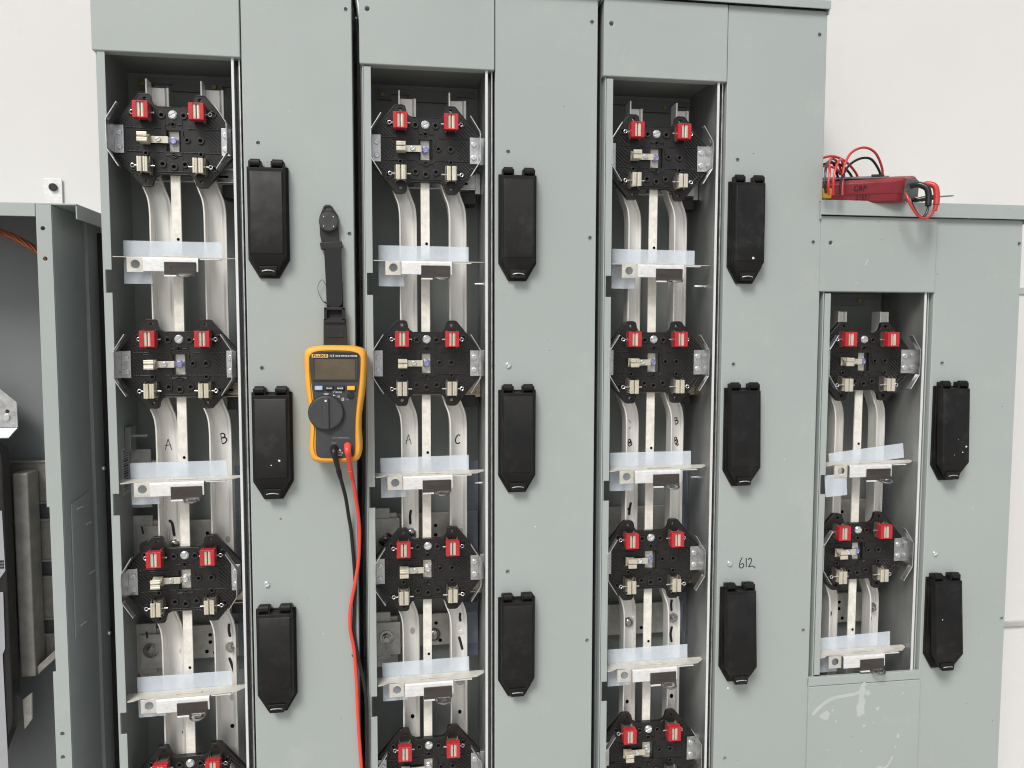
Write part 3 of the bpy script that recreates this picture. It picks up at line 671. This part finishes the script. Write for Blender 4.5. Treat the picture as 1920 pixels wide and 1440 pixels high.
for c in (1,2,3,4):
    for k in (range(4) if c < 4 else (1,2)):
        o = sock if first else copy_tree(sock); first = False
        o.location = ((CX[c]+UX)/1000, 0.026, ZO+(UZ-32.5-PITCH*k)/1000)
        if c < 4: o['label'] = {0:f'black meter socket with red-capped jaws, topmost in the {CN[c]}',
                      1:f'black meter socket, second from the top in the {CN[c]}',
                      2:f'black meter socket, third from the top in the {CN[c]}',
                      3:f'black meter socket half cut off at the photo bottom in the {CN[c]}'}[k]
        else: o['label'] = f'black meter socket, {"upper" if k == 1 else "lower"} of the two in the {CN[c]}'
        o.rotation_euler = (0, R(random.uniform(-0.35,0.35)), 0)
silver = None
for o in [x for x in bpy.data.objects if x.name.startswith('neutral_bolt')]:
    p = o.parent
    if any(t in p['label'] for t in ('third from the top in the leftmost','third from the top in the middle','half cut off')):
        if silver is None: silver = o.data.copy(); silver.materials.clear(); silver.materials.append(M['zinc'])
        o.data = silver

# ------------------------------------------------------------------ barrier shelves
def make_barrier():
    root = thing('barrier_shelf', 'barrier shelf', 'barrier', (0,0,0), 'barrier shelves between the meter sockets')
    # origin: shelf centre line x=-107, z=-145
    ox, oz = -107.0, -145.0
    s = MB(); sl = 0.085
    poly = [(-182,22),(-31,22),(-31,15),(-42,6),(-60,4.5),(-74.6,3.0),(-74.6,0.6),(-141,0.6),(-141.4,5),(-163,6.5),(-170,2),(-176.8,0.8),(-177.4,3.0),(-182,3.5)]
    s.loft([[(x-ox, y, (y-22)*sl+1.4) for x,y in poly], [(x-ox, y, (y-22)*sl+0.2) for x,y in poly]])
    s.box(-120-ox,-86-ox,9,11,0.6,2.4)
    obj('shelf_plate', s, M['shelf'], root, bevel=0.3, seg=1)
    f = MB()
    prof = [(0.8,-0.4),(-0.2,-0.9),(-1.0,-2.0),(-1.2,-3.5),(-1.2,-18.4),(0.0,-18.4),(0.0,-3.6),(0.6,-2.2)]
    f.pyz([(y,z) for y,z in prof], -141-ox, -75-ox)
    obj('front_flange', f, M['flange'], root, bevel=0.25, seg=1)
    t = MB(); t.box(-74-ox,-49-ox,3.2,10,-2.9,-1.9); obj('side_tab', t, M['flange'], root)
    cut = MB(); cut.cyl(-151.4-ox, -9.6, 5.4, -5, 12, 22)
    h = MB(); h.box(-161.8-ox,-141.6-ox,4.0,5.2,-19.4,-1.0); obj('hole_tab', h, M['shelf'], root, bevel=0.4, cut=cut)
    cl = MB(); cl.box(-115.4-ox,-77.4-ox,-3.0,-1.3,-23.2,-6.4); k = obj('latch_strip', cl, M['dark_clip'], root, bevel=0.5)
    d = MB(); d.cyl(-107.5-ox,-12.5,1.5,-3.6,-2.9,12); obj('latch_rivet', d, M['dark_clip'], k, bevel=0.2)
    l = MB(); l.box(-115.2-ox,-100.5-ox,-4.2,-0.5,-25.0,-22.9); obj('latch_lip', l, M['flange'], root, bevel=0.3)
    rg = MB(); cxr = -89.0-ox
    pts = [(cxr-9,-2.5,-22.0),(cxr-8.6,-9,-23.2),(cxr-5.5,-14,-24.2),(cxr,-15.6,-24.6),(cxr+5.5,-14,-24.2),(cxr+8.6,-9,-23.2),(cxr+9,-2.5,-22.0)]
    rg.tube(spline(pts,4), 1.5, 8); rg.tube([(cxr-9,-3.4,-22.2),(cxr+9,-3.4,-22.2)],1.3,8); rg.box(cxr-4,cxr+4,-9.5,-3,-24.2,-23.0)
    obj('latch_ring', rg, M['chrome'], root)
    p = MB(); p.box(-171-ox,-51-ox,22.6,23.4,-0.6,21.5); obj('plastic_sheet', p, M['milky'], root)
    p = MB(); p.box(-171-ox,-137-ox,22.6,23.4,-33,-1.0); obj('plastic_flap', p, M['milky'], root)
    return root
bar = make_barrier(); first = True
for c in (1,2,3,4):
    for k in (range(3) if c < 4 else (1,2)):
        o = bar if first else copy_tree(bar); first = False
        o.location = ((CX[c]-107.0)/1000, 0, ZO+(-145.0-PITCH*k)/1000)
        nm = {0:'topmost',1:'second',2:'third'}[k] if c < 4 else {1:'upper',2:'lower'}[k]
        o['label'] = f'metal barrier shelf with milky plastic sheet below the {nm} socket of the {CN[c]}'
        tilt = {(1,1):-0.7,(1,2):-1.2,(2,1):-0.7,(2,2):-1.0,(3,1):-0.5,(3,2):-0.9,(4,1):-0.3,(4,2):-0.7}.get((c,k),0.2)
        o.rotation_euler = (0, R(tilt), 0)
        for ch in o.children:
            if ch.name.startswith('plastic_sheet'):
                ch.rotation_euler = (R(random.uniform(-1,1)), R({(4,1):-6.0,(4,2):-1.4}.get((c,k),random.uniform(-0.4,0.4))), 0)
                if (c,k) == (4,1): ch.location = (0.012,0,-0.001)
            if ch.name.startswith('plastic_flap') and (c,k) == (4,1):
                ch.rotation_euler = (0, R(-4), 0); ch.location = (-0.006,-0.018,-0.010)

# ------------------------------------------------------------------ open enclosure at the left
enc = thing('open_enclosure', 'gray open enclosure at the far left with a black breaker and copper cable', 'enclosure', (-0.42,0,ZO-BASE/1000))
EO = (0.42,0,BASE/1000)
def eo(name, mb, mat, **kw): return obj(name, mb, mat, enc, EO, **kw)
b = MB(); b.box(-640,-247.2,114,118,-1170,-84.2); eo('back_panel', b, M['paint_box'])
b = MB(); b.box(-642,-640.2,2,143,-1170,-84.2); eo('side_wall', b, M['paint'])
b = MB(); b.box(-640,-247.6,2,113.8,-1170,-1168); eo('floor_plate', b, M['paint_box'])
cut = MB()
for x,z in ((-255.9,-112.7),(-254.4,-149.6),(-255.9,-753),(-256.4,-784)): cut.cyl(x,z,2.6,-4,8,16)
b = MB(); b.pxz([(-263.2,-84),(-245.6,-84),(-245.6,-1170),(-264.4,-1170),(-264.4,-671),(-260.8,-671),(-260.8,-458.6),(-263.8,-458.6)], 0, 2)
eo('front_flange', b, M['paint'], bevel=0.8, cut=cut)
b = MB(); b.box(-247.4,-245.2,2.2,97,-1170,-84.2); eo('side_wall', b, M['paint'], bevel=0.8)
b = MB(); b.box(-247.0,-241.2,98,143,-1170,-84.2); eo('rear_flange', b, M['paint'], bevel=0.6)
b = MB(); b.box(-241.0,-233,132,144.5,-1170,-102); eo('gap_shade', b, M['rubber'])  # added dark strip standing in for the shade between enclosure and first cabinet
b = MB(); b.box(-642,-216.6,0.5,143,-84,-81.8); b.box(-218.2,-216.4,1.5,143,-100.5,-82.2); b.box(-642,-263.6,-0.4,1.4,-98.5,-82.2); eo('roof', b, M['paint'], bevel=0.6)
b = MB(); b.pyz([(22,-460),(83,-455),(86,-462),(72,-618),(20,-636)], -245.1, -243.2); eo('knockout_plate', b, M['paint'], bevel=0.7)
b = MB()
for y,z in ((43,-470),(70,-497),(75,-566),(41,-625)): b.tube([(-242.9,y-5,z),(-242.0,y+9,z)],1.3,6)
eo('knockout_tab', b, M['edge'])
for z,a in ((-432,0.3),(-671,2.4)):
    m = MB(); ms = 3.6
    m.loft([[(-241.2,126+ms*cos(t),z+ms*sin(t)) for t in [2*pi*i/16 for i in range(16)]],[(-238.6,126+ms*.85*cos(t),z+ms*.85*sin(t)) for t in [2*pi*i/16 for i in range(16)]]])
    eo('side_screw', m, M['zinc'], bevel=0.3)
cut = MB(); cut.cyl(-299,-39,3.6,120,150,16)
b = MB(); b.box(-312,-288,141.5,143.5,-80,-27); ear = eo('mounting_ear', b, M['flange'], bevel=0.5)
m = MB(); m.cyl(-299,-39,5.4,141.5,138,18); obj('ear_bolt', m, M['bezel'], ear, bevel=0.6)
# copper cable: twisted strands
base = spline([(-420,86,-92),(-372,84,-100),(-342,82,-109),(-322,81,-117),(-300,80,-131),(-282,80,-150),(-272,82,-185),(-270,90,-240)],8)
b = MB()
for kx in range(7):
    pts = []
    for i,p in enumerate(base):
        t = (base[min(i+1,len(base)-1)]-base[max(i-1,0)]).normalized(); a = Vector((0,1,0)); n2 = t.cross(a).normalized()
        r = 0 if kx == 6 else 3.1; ph = kx*pi/3+i*0.22
        pts.append(p+a*r*cos(ph)+n2*r*sin(ph))
    b.tube(pts, 1.65, 6)
eo('copper_cable', b, M['copper'])
# bracket plate, rails, bar and the breaker
cut = MB(); cut.cyl(-341,-345,2.6,60,90,14)
b = MB(); b.pxz([(-420,-290),(-362,-303),(-329,-333),(-329,-366),(-420,-366)], 78, 80); b.pyz([(80,-366),(80,-368),(54,-378),(54,-376)], -420, -329)
br = eo('bracket_plate', b, M['galv'], bevel=0.4, cut=cut)
m = MB(); m.cyl(-342,-353,4,78,75.5,16); obj('bracket_screw', m, M['zinc'], br, bevel=0.3)
for z0,z1 in ((-448,-410),(-446.5,-437)): pass
for z0,z1 in ((-475,-415),(-556,-496),(-638,-576),(-690,-658)):
    b = MB(); b.box(-420,-262,100,104,z0,z1); b.box(-420,-262,98,100,z0,z0+3); b.box(-420,-262,98,100,z1-3,z1); eo('bus_rail', b, M['alu_old'], bevel=0.8)
b = MB(); b.box(-268,-258,94,99.5,-452,-422); b.cyl(-262,-436,6,94,90,6); eo('rail_bolt', b, M['galv'], bevel=0.5)
b = MB(); b.box(-333.4,-314,66,98,-704,-426.5); eo('riser_bar', b, M['alu_old'], bevel=2.0)
b = MB(); b.pxz([(-314,-692),(-258,-640),(-258,-652),(-314,-704)], 70, 96); eo('riser_brace', b, M['alu_old'], bevel=1.0)
b = MB(); b.pxz([(-560,-384),(-343,-384),(-335,-388),(-331.8,-398),(-331.6,-430),(-331.4,-742),(-333,-757),(-362,-832),(-560,-832)], 40, 62)
brk = eo('breaker_case', b, M['black'], bevel=2.5)
b = MB()
for i in range(5): b.pxz([(-337,-598-i*14),(-332,-594-i*14),(-332,-596-i*14),(-337,-600-i*14)], 39.0, 41)
obj('vent_rib', b, M['rubber'], brk)
b = MB(); b.pxz([(-560,-470),(-334.6,-470),(-333.6,-549),(-340,-558),(-560,-558)], 39.2, 39.8); obj('paper_label', b, M['label'], brk)
b = MB(); b.pxz([(-560,-577),(-337,-577),(-337.6,-652),(-341,-660),(-340,-815),(-560,-815)], 38.6, 39.2); obj('paper_label', b, M['label'], brk)
b = MB()
for i in range(9):
    b.box(-339.5+(i%3)*1.7,-338.2+(i%3)*1.7,38.9,39.15,-538-(i//3)*4,-535-(i//3)*4)
obj('printed_code', b, M['ink'], brk)
b = MB(); b.pxz([(-334,-737),(-322.5,-728),(-323.5,-765),(-333,-778)], 70, 74); eo('lug_tab', b, M['alu_b'], bevel=0.5)

# ------------------------------------------------------------------ multimeter
mt = thing('multimeter', 'yellow and charcoal handheld multimeter hanging by a black strap', 'multimeter', (0.0948, 0, ZO-0.331), rot=(0,R(0.6),0))
def sym(half): return half + [(-x,z) for x,z in half[::-1]]
hol = closed_spline(sym([(14,75.2),(29,73.4),(36,69.5),(38.4,62),(37.6,36),(35.6,14),(32.2,-10),(31.3,-30),(32.6,-50),(31.8,-63),(27,-71),(14,-73.5)]),4)
m = MB()
def shrink(P, k): return [(x*(1-k/36.0), z*(1-k/74.0)) for x,z in P]
prof = [(-4,3.0),(-7,0.6),(-12,0),(-33,0),(-37,0.7),(-39.4,2.4),(-40.4,4.6),(-40.2,6.0),(-38.4,7.2)]
m.loft([[(x,y,z) for x,z in shrink(hol,k)] for y,k in prof])
obj('holster', m, M['yellow'], mt)
fc = closed_spline(sym([(16,67.0),(27,65.8),(31,63.5),(31.2,58),(29.8,34),(27.4,12),(25.0,-12),(24.2,-34),(24.4,-52),(23.2,-62),(19,-66),(10,-66.8)]),4)
m = MB(); m.loft([[(x,-37,z) for x,z in fc],[(x,-39.6,z) for x,z in fc],[(x*.985,-40.2,z*.992) for x,z in fc]]); fa = obj('face_plate', m, M['meter'], mt)
m = MB(); m.pxz([(-28.5,66),(-20,67.0),(0,67.8),(20,67.0),(28.5,66),(27.6,31),(-27.6,31)], -41.2, -39.5); obj('bezel', m, M['bezel'], mt, bevel=0.6)
m = MB(); m.box(-25,25,-41.6,-41.0,33.6,58.4); obj('screen', m, M['lcd'], mt)
m = MB(); m.pxz([(-27.5,31.6),(27.5,31.6),(25.6,33.2),(-25.6,33.2)], -42.0, -41.2); m.pxz([(-27.5,31.6),(-25.6,33.2),(-25.9,58.8),(-28,59.5)], -41.9, -41.1); m.pxz([(27.5,31.6),(25.6,33.2),(25.9,58.8),(28,59.5)], -41.9, -41.1)
obj('screen_frame', m, M['meter'], mt, bevel=0.2)
m = MB(); m.box(-28.4,-8.4,-41.7,-41.1,60.2,64.6); bd = obj('brand_badge', m, M['amber'], mt)
m = MB(); m.text('FLUKE',-18.4,62.35,4.3,-41.8,bold=0.09,sx=1.42); obj('badge_lettering', m, M['ink'], bd, keepn=True)
m = MB(); m.text('113',-4.2,62.3,4.2,-41.35,bold=0.08,shear=0.15,sx=0.95); m.text('TRUE RMS MULTIMETER',13.6,62.3,2.9,-41.35,bold=0.05,shear=0.2,sx=0.88)
obj('face_lettering', m, M['white'], mt, keepn=True)
for x, mat, tx in ((-20.0,'btn_blue','HOLD'),(-7.0,'bezel','MIN MAX'),(6.2,'bezel','RANGE'),(19.6,'btn_yel','')):
    m = MB(); m.box(x-5.9,x+5.9,-40.6,-39.8,18.6,25.6); obj('button_surround', m, M['rubber'], mt, bevel=0.5)
    m = MB(); m.box(x-4.9,x+4.9,-43,-40,19.4,24.8); bt = obj('button', m, M[mat], mt, bevel=0.8)
    if tx:
        m = MB(); m.text(tx,x,21.8,2.4,-43.1,bold=0.07,sx=0.95 if tx != 'MIN MAX' else 0.72); obj('button_lettering', m, M['white'], bt, keepn=True)
m = MB(); m.text('OFF',-11,14.2,3.6,-40.4,bold=0.05); m.text('CHEK',4.2,17.0,3.2,-40.4,bold=0.05,shear=0.2); m.text('V',-2.0,17.2,4.0,-40.4,bold=0.07)
m.text('Ω',9.4,7.8,4.6,-40.4,bold=0.10); m.ribbon([(-2.6,12.8),(0.2,12.2)],1.0,-40.3); m.add([(-3.2,-40.45,12.9),(-1.4,-40.45,14.0),(-1.4,-40.45,11.6)],[(0,1,2)])
for i in range(3): m.ribbon([(2.2+i*1.5,10.0),(2.6+i*1.5,12.6)],0.7,-40.3)
m.text('CAT III',5.6,-60.0,2.5,-40.4,bold=0.06); m.text('600V',5.6,-63.0,2.3,-40.4,bold=0.06)
m.add([(5.4,-40.4,-54.6),(3.4,-40.4,-58.0),(7.4,-40.4,-58.0)],[(0,1,2)])
obj('dial_lettering', m, M['white'], mt, keepn=True)
m = MB(); m.text('LOW IMPEDANCE',7,-41.0,2.6,-40.4,bold=0.03); m.text('COM',-2,-47.6,2.7,-40.4,bold=0.03); m.text('+',14.6,-47.0,3,-40.4,bold=0.05); m.ribbon([(13,7.4),(17,7.4)],1.0,-40.3); m.ribbon([(15,5.8),(15,9.0)],1.0,-40.3)
obj('faint_lettering', m, M['greyprint'], mt, keepn=True)
m = MB(); m.cyl(19.2,12.6,4.1,-40.0,-41.4,20); m.ring(19.2,12.6,4.7,4.1,-40.6,-40.0,20); obj('round_button', m, M['rubber'], mt, bevel=0.3)
m = MB(); n = 72
dr = lambda k: 21.4+(0.35 if k % 2 else 0)
m.loft([[(-11+dr(i)*cos(2*pi*i/n),-39.8,-9+dr(i)*sin(2*pi*i/n)) for i in range(n)],[(-11+dr(i)*cos(2*pi*i/n),-44.5,-9+dr(i)*sin(2*pi*i/n)) for i in range(n)],
        [(-11+19.9*cos(2*pi*i/n),-46,-9+19.9*sin(2*pi*i/n)) for i in range(n)]])
m.pxz([(-15,-28.4),(-7,-28.4),(-7.6,10.4),(-14.4,10.4)], -48.6, -45.8)
dial = obj('rotary_dial', m, M['meter'], mt, bevel=0.4)
m = MB(); m.cyl(-11,6.6,1.35,-48.9,-48.5,14); obj('dial_dot', m, M['white'], dial)
m = MB(); m.ring(-11,-9,22.4,21.7,-40.5,-39.8,48); obj('dial_ring', m, M['bezel'], mt)

# hanging strap with magnet
st = thing('hanging_strap', 'black magnetic webbing strap holding the multimeter on the gray panel', 'strap', (0.093, 0, ZO-0.25))
SO = (-0.093,0,0.25)
def so(name, mb, mat, **kw): return obj(name, mb, mat, st, SO, **kw)
cut = MB(); cut.pxz([(82.6,-83.5),(89.4,-83.2),(89.8,-80.4),(87.6,-79.4),(84.4,-79.4),(82.4,-80.6)], -20, 5)
m = MB(); m.pxz([(80.8,-78),(84,-76.4),(88,-76.4),(91,-78),(98.8,-90),(99,-113),(100.4,-128),(78.4,-130),(75.6,-114),(75.2,-92)], -4.5, -0.5); so('strap_end', m, M['rubber'], bevel=0.8, cut=cut)
m = MB(); m.cyl(87.2,-98.5,12.2,-10,-2,36,r1=12.6); m.cyl(87.2,-98.5,11.0,-10.8,-9.8,36); mg = so('magnet', m, M['magnet'], bevel=0.6)
m = MB()
for a in (0.8,2.35,3.9,5.5): m.cyl(87.2+8.6*cos(a),-98.5+8.6*sin(a),0.8,-11.2,-10.6,10)
obj('magnet_rivet', m, M['zinc'], mg)
m = MB(); m.pxz([(75.6,-125),(103.2,-122.6),(104.2,-131),(77,-134)], -9, -6); m.pxz([(75.6,-125),(79,-124.7),(80,-133.8),(77,-134)], -9.2,-2); m.pxz([(100,-122.8),(103.2,-122.6),(104.2,-131),(101,-131.4)],-9.2,-2)
so('buckle', m, M['rubber'], bevel=0.9)
m = MB(); cl = spline([(90.4,-5.2,-124),(91.4,-7.6,-140),(92.6,-8,-170),(93.4,-7,-196),(93.4,-6.0,-214),(93.4,-7.5,-224)],8)
m.loft([[(p.x-10.4,p.y,p.z),(p.x+10.4,p.y,p.z),(p.x+10.4,p.y+1.8,p.z),(p.x-10.4,p.y+1.8,p.z)] for p in cl]); so('webbing', m, M['webbing'], bevel=0.4)
m = MB(); arc = [(93.2+10.2*cos(t), -198+10.2*sin(t)) for t in [pi+pi*i/14 for i in range(15)]]
m.pxz([(82.2,-131),(102.2,-131)]+[(p[0],p[1]) for p in arc[::-1]], -10.2, -8.6); so('webbing_flap', m, M['webbing'], bevel=0.4)
m = MB(); m.box(80,83.6,-12,-6,-224,-207.5); m.box(102.6,106.4,-12,-6,-224,-207.5); m.box(80.2,106.2,-12,-6,-210.5,-207.3); m.box(80.2,106.2,-12,-6,-227,-221.5)
m.pxz([(79,-222),(107.4,-222),(108.6,-262),(78.4,-262)], -9, -4); m.box(82,104.6,-9.8,-8.8,-246,-232)
so('hook_bracket', m, M['rubber'], bevel=0.9)
m = MB(); m.tube(spline([(83,-6,-180),(78,-7,-172),(73,-6,-178),(72.4,-5,-186),(76,-4,-196),(80.5,-4,-201)],6),0.35,6); m.tube([(80,-4,-200),(83,-4,-202)],1.1,6); so('tie_thread', m, M['rubber'])

# test leads of the multimeter
def lead(name, label, pts, plug, mat, r=2.35):
    t = thing(name, label, 'test lead', (pts[0][0]/1000, pts[0][1]/1000, ZO+pts[0][2]/1000))
    off = (-pts[0][0]/1000, -pts[0][1]/1000, -pts[0][2]/1000)
    m = MB(); m.tube(spline(pts,8), r, 10); obj('lead_wire', m, mat, t, off)
    m = MB(); pp = spline(plug,6); n = len(pp); m.tube(pp, [5.0*(1-0.42*i/(n-1)) if i > 0 else 4.0 for i in range(n)], 14)
    e = Vector(plug[-1]); d = (Vector(plug[-1])-Vector(plug[-2])).normalized()
    for i in range(4): m.tube([e+d*(2.2+i*3.0), e+d*(3.9+i*3.0)], 3.5-i*0.22, 12)
    m.tube([e-d*1, e+d*14], 2.6, 10)
    obj('lead_plug', m, mat, t, off, bevel=0.3)
    return t
lead('test_lead', 'red test lead plugged into the multimeter and hanging down the panel',
     [(114.2,-30,-424),(117.4,-22,-450),(120.3,-13,-480),(121.3,-9,-503),(119.5,-8,-539),(115.2,-7.6,-568),(108.6,-7,-602),(107.6,-6,-632),(112.2,-5,-662),(114.8,-4,-705),(116.6,-4,-764),(119.8,-4,-823),(124,-4,-900),(126,0,-1000)],
     [(109.6,-41,-381),(110.0,-50,-387),(111.0,-47,-396),(112.4,-39,-412)], M['lead_red'])
lead('test_lead', 'black test lead plugged into the multimeter, falling into the gap between cabinets',
     [(99.2,-31,-424),(104.6,-20,-452),(107.6,-10,-480),(110.4,-5,-503),(113.4,-3.4,-546),(114.6,-2.6,-574),(113.0,-2.6,-610),(112.2,-2.6,-640),(116.2,-2.8,-668),(123.6,-3,-705),(127.6,-4,-742),(127,-4,-823),(126,-4,-900),(127,0,-1000)],
     [(93.0,-41,-384),(93.4,-50,-389),(94.8,-47,-397),(97.4,-40,-412)], M['lead_blk'])

# ------------------------------------------------------------------ voltage tester on the short cabinet's roof
TX, TZ = 961.7, -53.0
tz0 = ZO+TZ/1000
yaw = R(-17); tilt = R(14)
te = thing('voltage_tester', 'maroon voltage tester lying on the roof of the short right cabinet', 'tester', ((TX-76)/1000, 0.000, tz0))
TM = Matrix.Translation((0,2,1.5)) @ Matrix.Rotation(yaw,4,'Z') @ Matrix.Rotation(tilt,4,'X')
def to(name, mb, mat, parent=None, **kw):
    mb.v = [tuple((TM @ Vector(p))) for p in mb.v]
    return obj(name, mb, mat, parent or te, **kw)
# local tester axes: +x towards the jack end, y depth, z up
def sect(xf, xb, w0, h0, zb=0.0):
    f = lambda y: xf+(xb-xf)*(y+w0)/(2*w0)
    P = [(-w0,zb+4),(-w0+3,zb+0.5),(w0-3,zb+0.5),(w0,zb+4),(w0-1,zb+h0-6),(w0-8,zb+h0),(-w0+6,zb+h0),(-w0+0.5,zb+h0-4)]
    return [(f(y),y,z) for y,z in P]
m = MB()
m.loft([sect(-170,-170,20,28),sect(-120,-120,22,31),sect(-70,-70,24,33),sect(-14,10,25,35),sect(-6,24,24,35),sect(-2,29,21,32,1)])
to('tester_case', m, M['maroon'], bevel=1.6)
m = MB(); m.add([(-4.0,-19,5),(27,17,5),(26,16,27),(20,10,31),(2,-11,31),(-4.0,-19,26), (-0.5,-20.5,5),(29.6,15,5),(28.6,14,27),(22.6,8,31),(4.6,-13,31),(-0.5,-20.5,26)],
                [(0,1,7,6),(1,2,8,7),(2,3,9,8),(3,4,10,9),(4,5,11,10),(5,0,6,11),(6,7,8,9,10,11)]); to('jack_panel', m, M['grey_pl'], bevel=0.8)
m = MB(); m.pxy([(-110,-12),(-28,-16),(-12,17),(-110,14)], 34.0, 36.0); to('top_plate', m, M['grey_pl'], bevel=0.8)
m = MB(); m.box(-40,-24,-2,8,35.5,39); to('slide_knob', m, M['rubber'], bevel=1.5)
m = MB(); m.box(-124,-99,-26.5,-19,9,23); to('side_switch', m, M['tkey'], bevel=1.5)
m = MB(); m.box(-92,-6,-25.2,-24.6,14.6,15.2); to('seam_line', m, M['maroon'])
m = MB(); m.text('CRP',-62,22,10.5,-25.3,bold=0.06,shear=0.12,sx=0.9); m.text('21551',-57,9.0,9,-25.3,bold=0.05,shear=0.12,sx=0.9)
m.v = [(x,-24.75-(x+62)*0.012,z) for x,y,z in m.v]
to('handwritten_mark', m, M['ink'], keepn=True)

def tlead(name, label, paths, plugs, mat, probe=None):
    t = thing(name, label, 'test lead', ((TX-76)/1000, 0.0, tz0))
    m = MB()
    for p in paths: m.tube(spline(p,8), 1.75, 8)
    obj('lead_wire', m, mat, t)
    m = MB()
    for pl, r in plugs: m.tube(spline(pl,5), r, 12)
    obj('lead_plug', m, mat, t, bevel=0.3)
    if probe:
        a, b, c = [Vector(p) for p in probe]
        m = MB(); m.tube([a, a+(b-a)*0.5, a+(b-a)*0.52, b], [3.4,3.4,4.0,3.6], 12); pb = obj('probe_handle', m, M['lead_blk'], t, bevel=0.3)
        m = MB(); m.tube([b, b+(c-b)*0.9, c], [1.3,1.1,0.3], 8); obj('probe_tip', m, M['jaw_leg'], pb)
    return t
# coordinates relative to the tester origin (x right, y into the wall, z up from the roof)
tlead('test_lead', 'red lead wrapped round the maroon tester and looped over it',
      [[(27,-36,-14),(22,-38,-22),(12,-39,-27),(2,-38,-24),(-8,-36,-10),(-12,-33,2),(-10,-26,8)],
       [(-22,10,36),(-26,6,50),(-42,-2,68),(-62,-6,74),(-82,-8,66),(-96,-14,46),(-103,-22,22),(-104,-24,4)],
       [(-46,28,32),(-54,26,46),(-76,18,60),(-102,14,65),(-126,22,54),(-152,36,26)],
       [(-116,-22,4),(-118,-25,24),(-112,-20,42),(-98,-6,56),(-82,14,56),(-70,28,34)],
       [(-122,-21,4),(-125,-24,18),(-121,-20,36),(-112,-2,52),(-98,14,62),(-80,26,56),(-68,32,30)],
       [(-152,36,30),(-136,22,44),(-116,12,50),(-96,10,48),(-80,22,42)]],
      [([(16,-20,20),(22,-27,22),(29,-33,18),(31,-35,6),(30,-36,-8)],4.1),([(30,-36,-7),(28,-36,-16)],3.0)], M['lead_dred'])
tlead('test_lead', 'black lead wrapped round the maroon tester with its metal probe tip pointing right',
      [[(17.2,-36.8,-6),(16.6,-37.2,-14),(13,-38,-22),(7,-38,-26),(0,-37,-20),(-6,-35,-8),(-8,-32,0)],
       [(-26,8,36),(-32,4,46),(-48,-2,59),(-66,-6,59),(-84,-10,50),(-98,-18,36),(-107,-24,18),(-108,-25,4)],
       [(-54,28,32),(-66,24,46),(-88,18,56),(-114,20,52),(-152,36,24)],
       [(-127,-22,6),(-130,-24,20),(-126,-18,40),(-112,0,54),(-94,16,54),(-76,30,30)]],
      [([(2,-19,20),(8,-27,21),(16,-34,15),(18,-36,4),(17,-37,-10)],4.2)], M['lead_blk'],
      probe=[(22,16,5),(60,8,11),(88,4,13)])

# ------------------------------------------------------------------ light, sky, camera
wd = bpy.data.worlds.new('World'); SC.world = wd; wd.use_nodes = True
nt = wd.node_tree; bg = nt.nodes['Background']
sky = nt.nodes.new('ShaderNodeTexSky'); sky.sky_type = 'NISHITA'; sky.sun_disc = False
EL, RO = R(47), R(211)
sky.sun_elevation = EL; sky.sun_rotation = RO; sky.air_density = 1.0; sky.dust_density = 3.0; sky.ozone_density = 1.0
hs = nt.nodes.new('ShaderNodeHueSaturation'); hs.inputs['Saturation'].default_value = 0.30; hs.inputs['Value'].default_value = 1.0
nt.links.new(sky.outputs[0], hs.inputs['Color']); nt.links.new(hs.outputs[0], bg.inputs['Color'])
bg.inputs['Strength'].default_value = 0.106
sl = bpy.data.lights.new('sun','SUN'); sl.energy = 2.45; sl.angle = R(20); sl.color = (1.0,0.965,0.92)
so_ = bpy.data.objects.new('sun', sl); COL.objects.link(so_); so_.location = (-2,-5,6)
dirv = Vector((sin(RO)*cos(EL), cos(RO)*cos(EL), sin(EL)))
so_.rotation_euler = dirv.to_track_quat('Z','Y').to_euler()

cam = bpy.data.cameras.new('camera'); cam.sensor_width = 36; cam.lens = 36*1452.70/1920; cam.clip_start = 0.02; cam.clip_end = 500
co = bpy.data.objects.new('camera', cam); COL.objects.link(co)
a, b_, g_ = 0.1442, -0.0682, 0.0019
fwd = Vector((sin(a)*cos(b_), cos(a)*cos(b_), sin(b_))); rt = Vector((cos(a),-sin(a),0)); up = rt.cross(fwd)
r2 = rt*cos(g_)+up*sin(g_); u2 = -rt*sin(g_)+up*cos(g_)
mw = Matrix(((r2.x,u2.x,-fwd.x,0.1753),(r2.y,u2.y,-fwd.y,-1.0322),(r2.z,u2.z,-fwd.z,ZO-0.2372),(0,0,0,1)))
co.matrix_world = mw
SC.camera = co
SC.view_settings.view_transform = 'Standard'; SC.view_settings.look = 'None'; SC.view_settings.exposure = 0; SC.view_settings.gamma = 1
SC.render.engine = 'CYCLES'; SC.cycles.pixel_filter_type = 'BLACKMAN_HARRIS'; SC.cycles.filter_width = 1.1; SC.cycles.use_denoising = True
SC.cycles.max_bounces = 8; SC.cycles.diffuse_bounces = 4; SC.cycles.transparent_max_bounces = 12
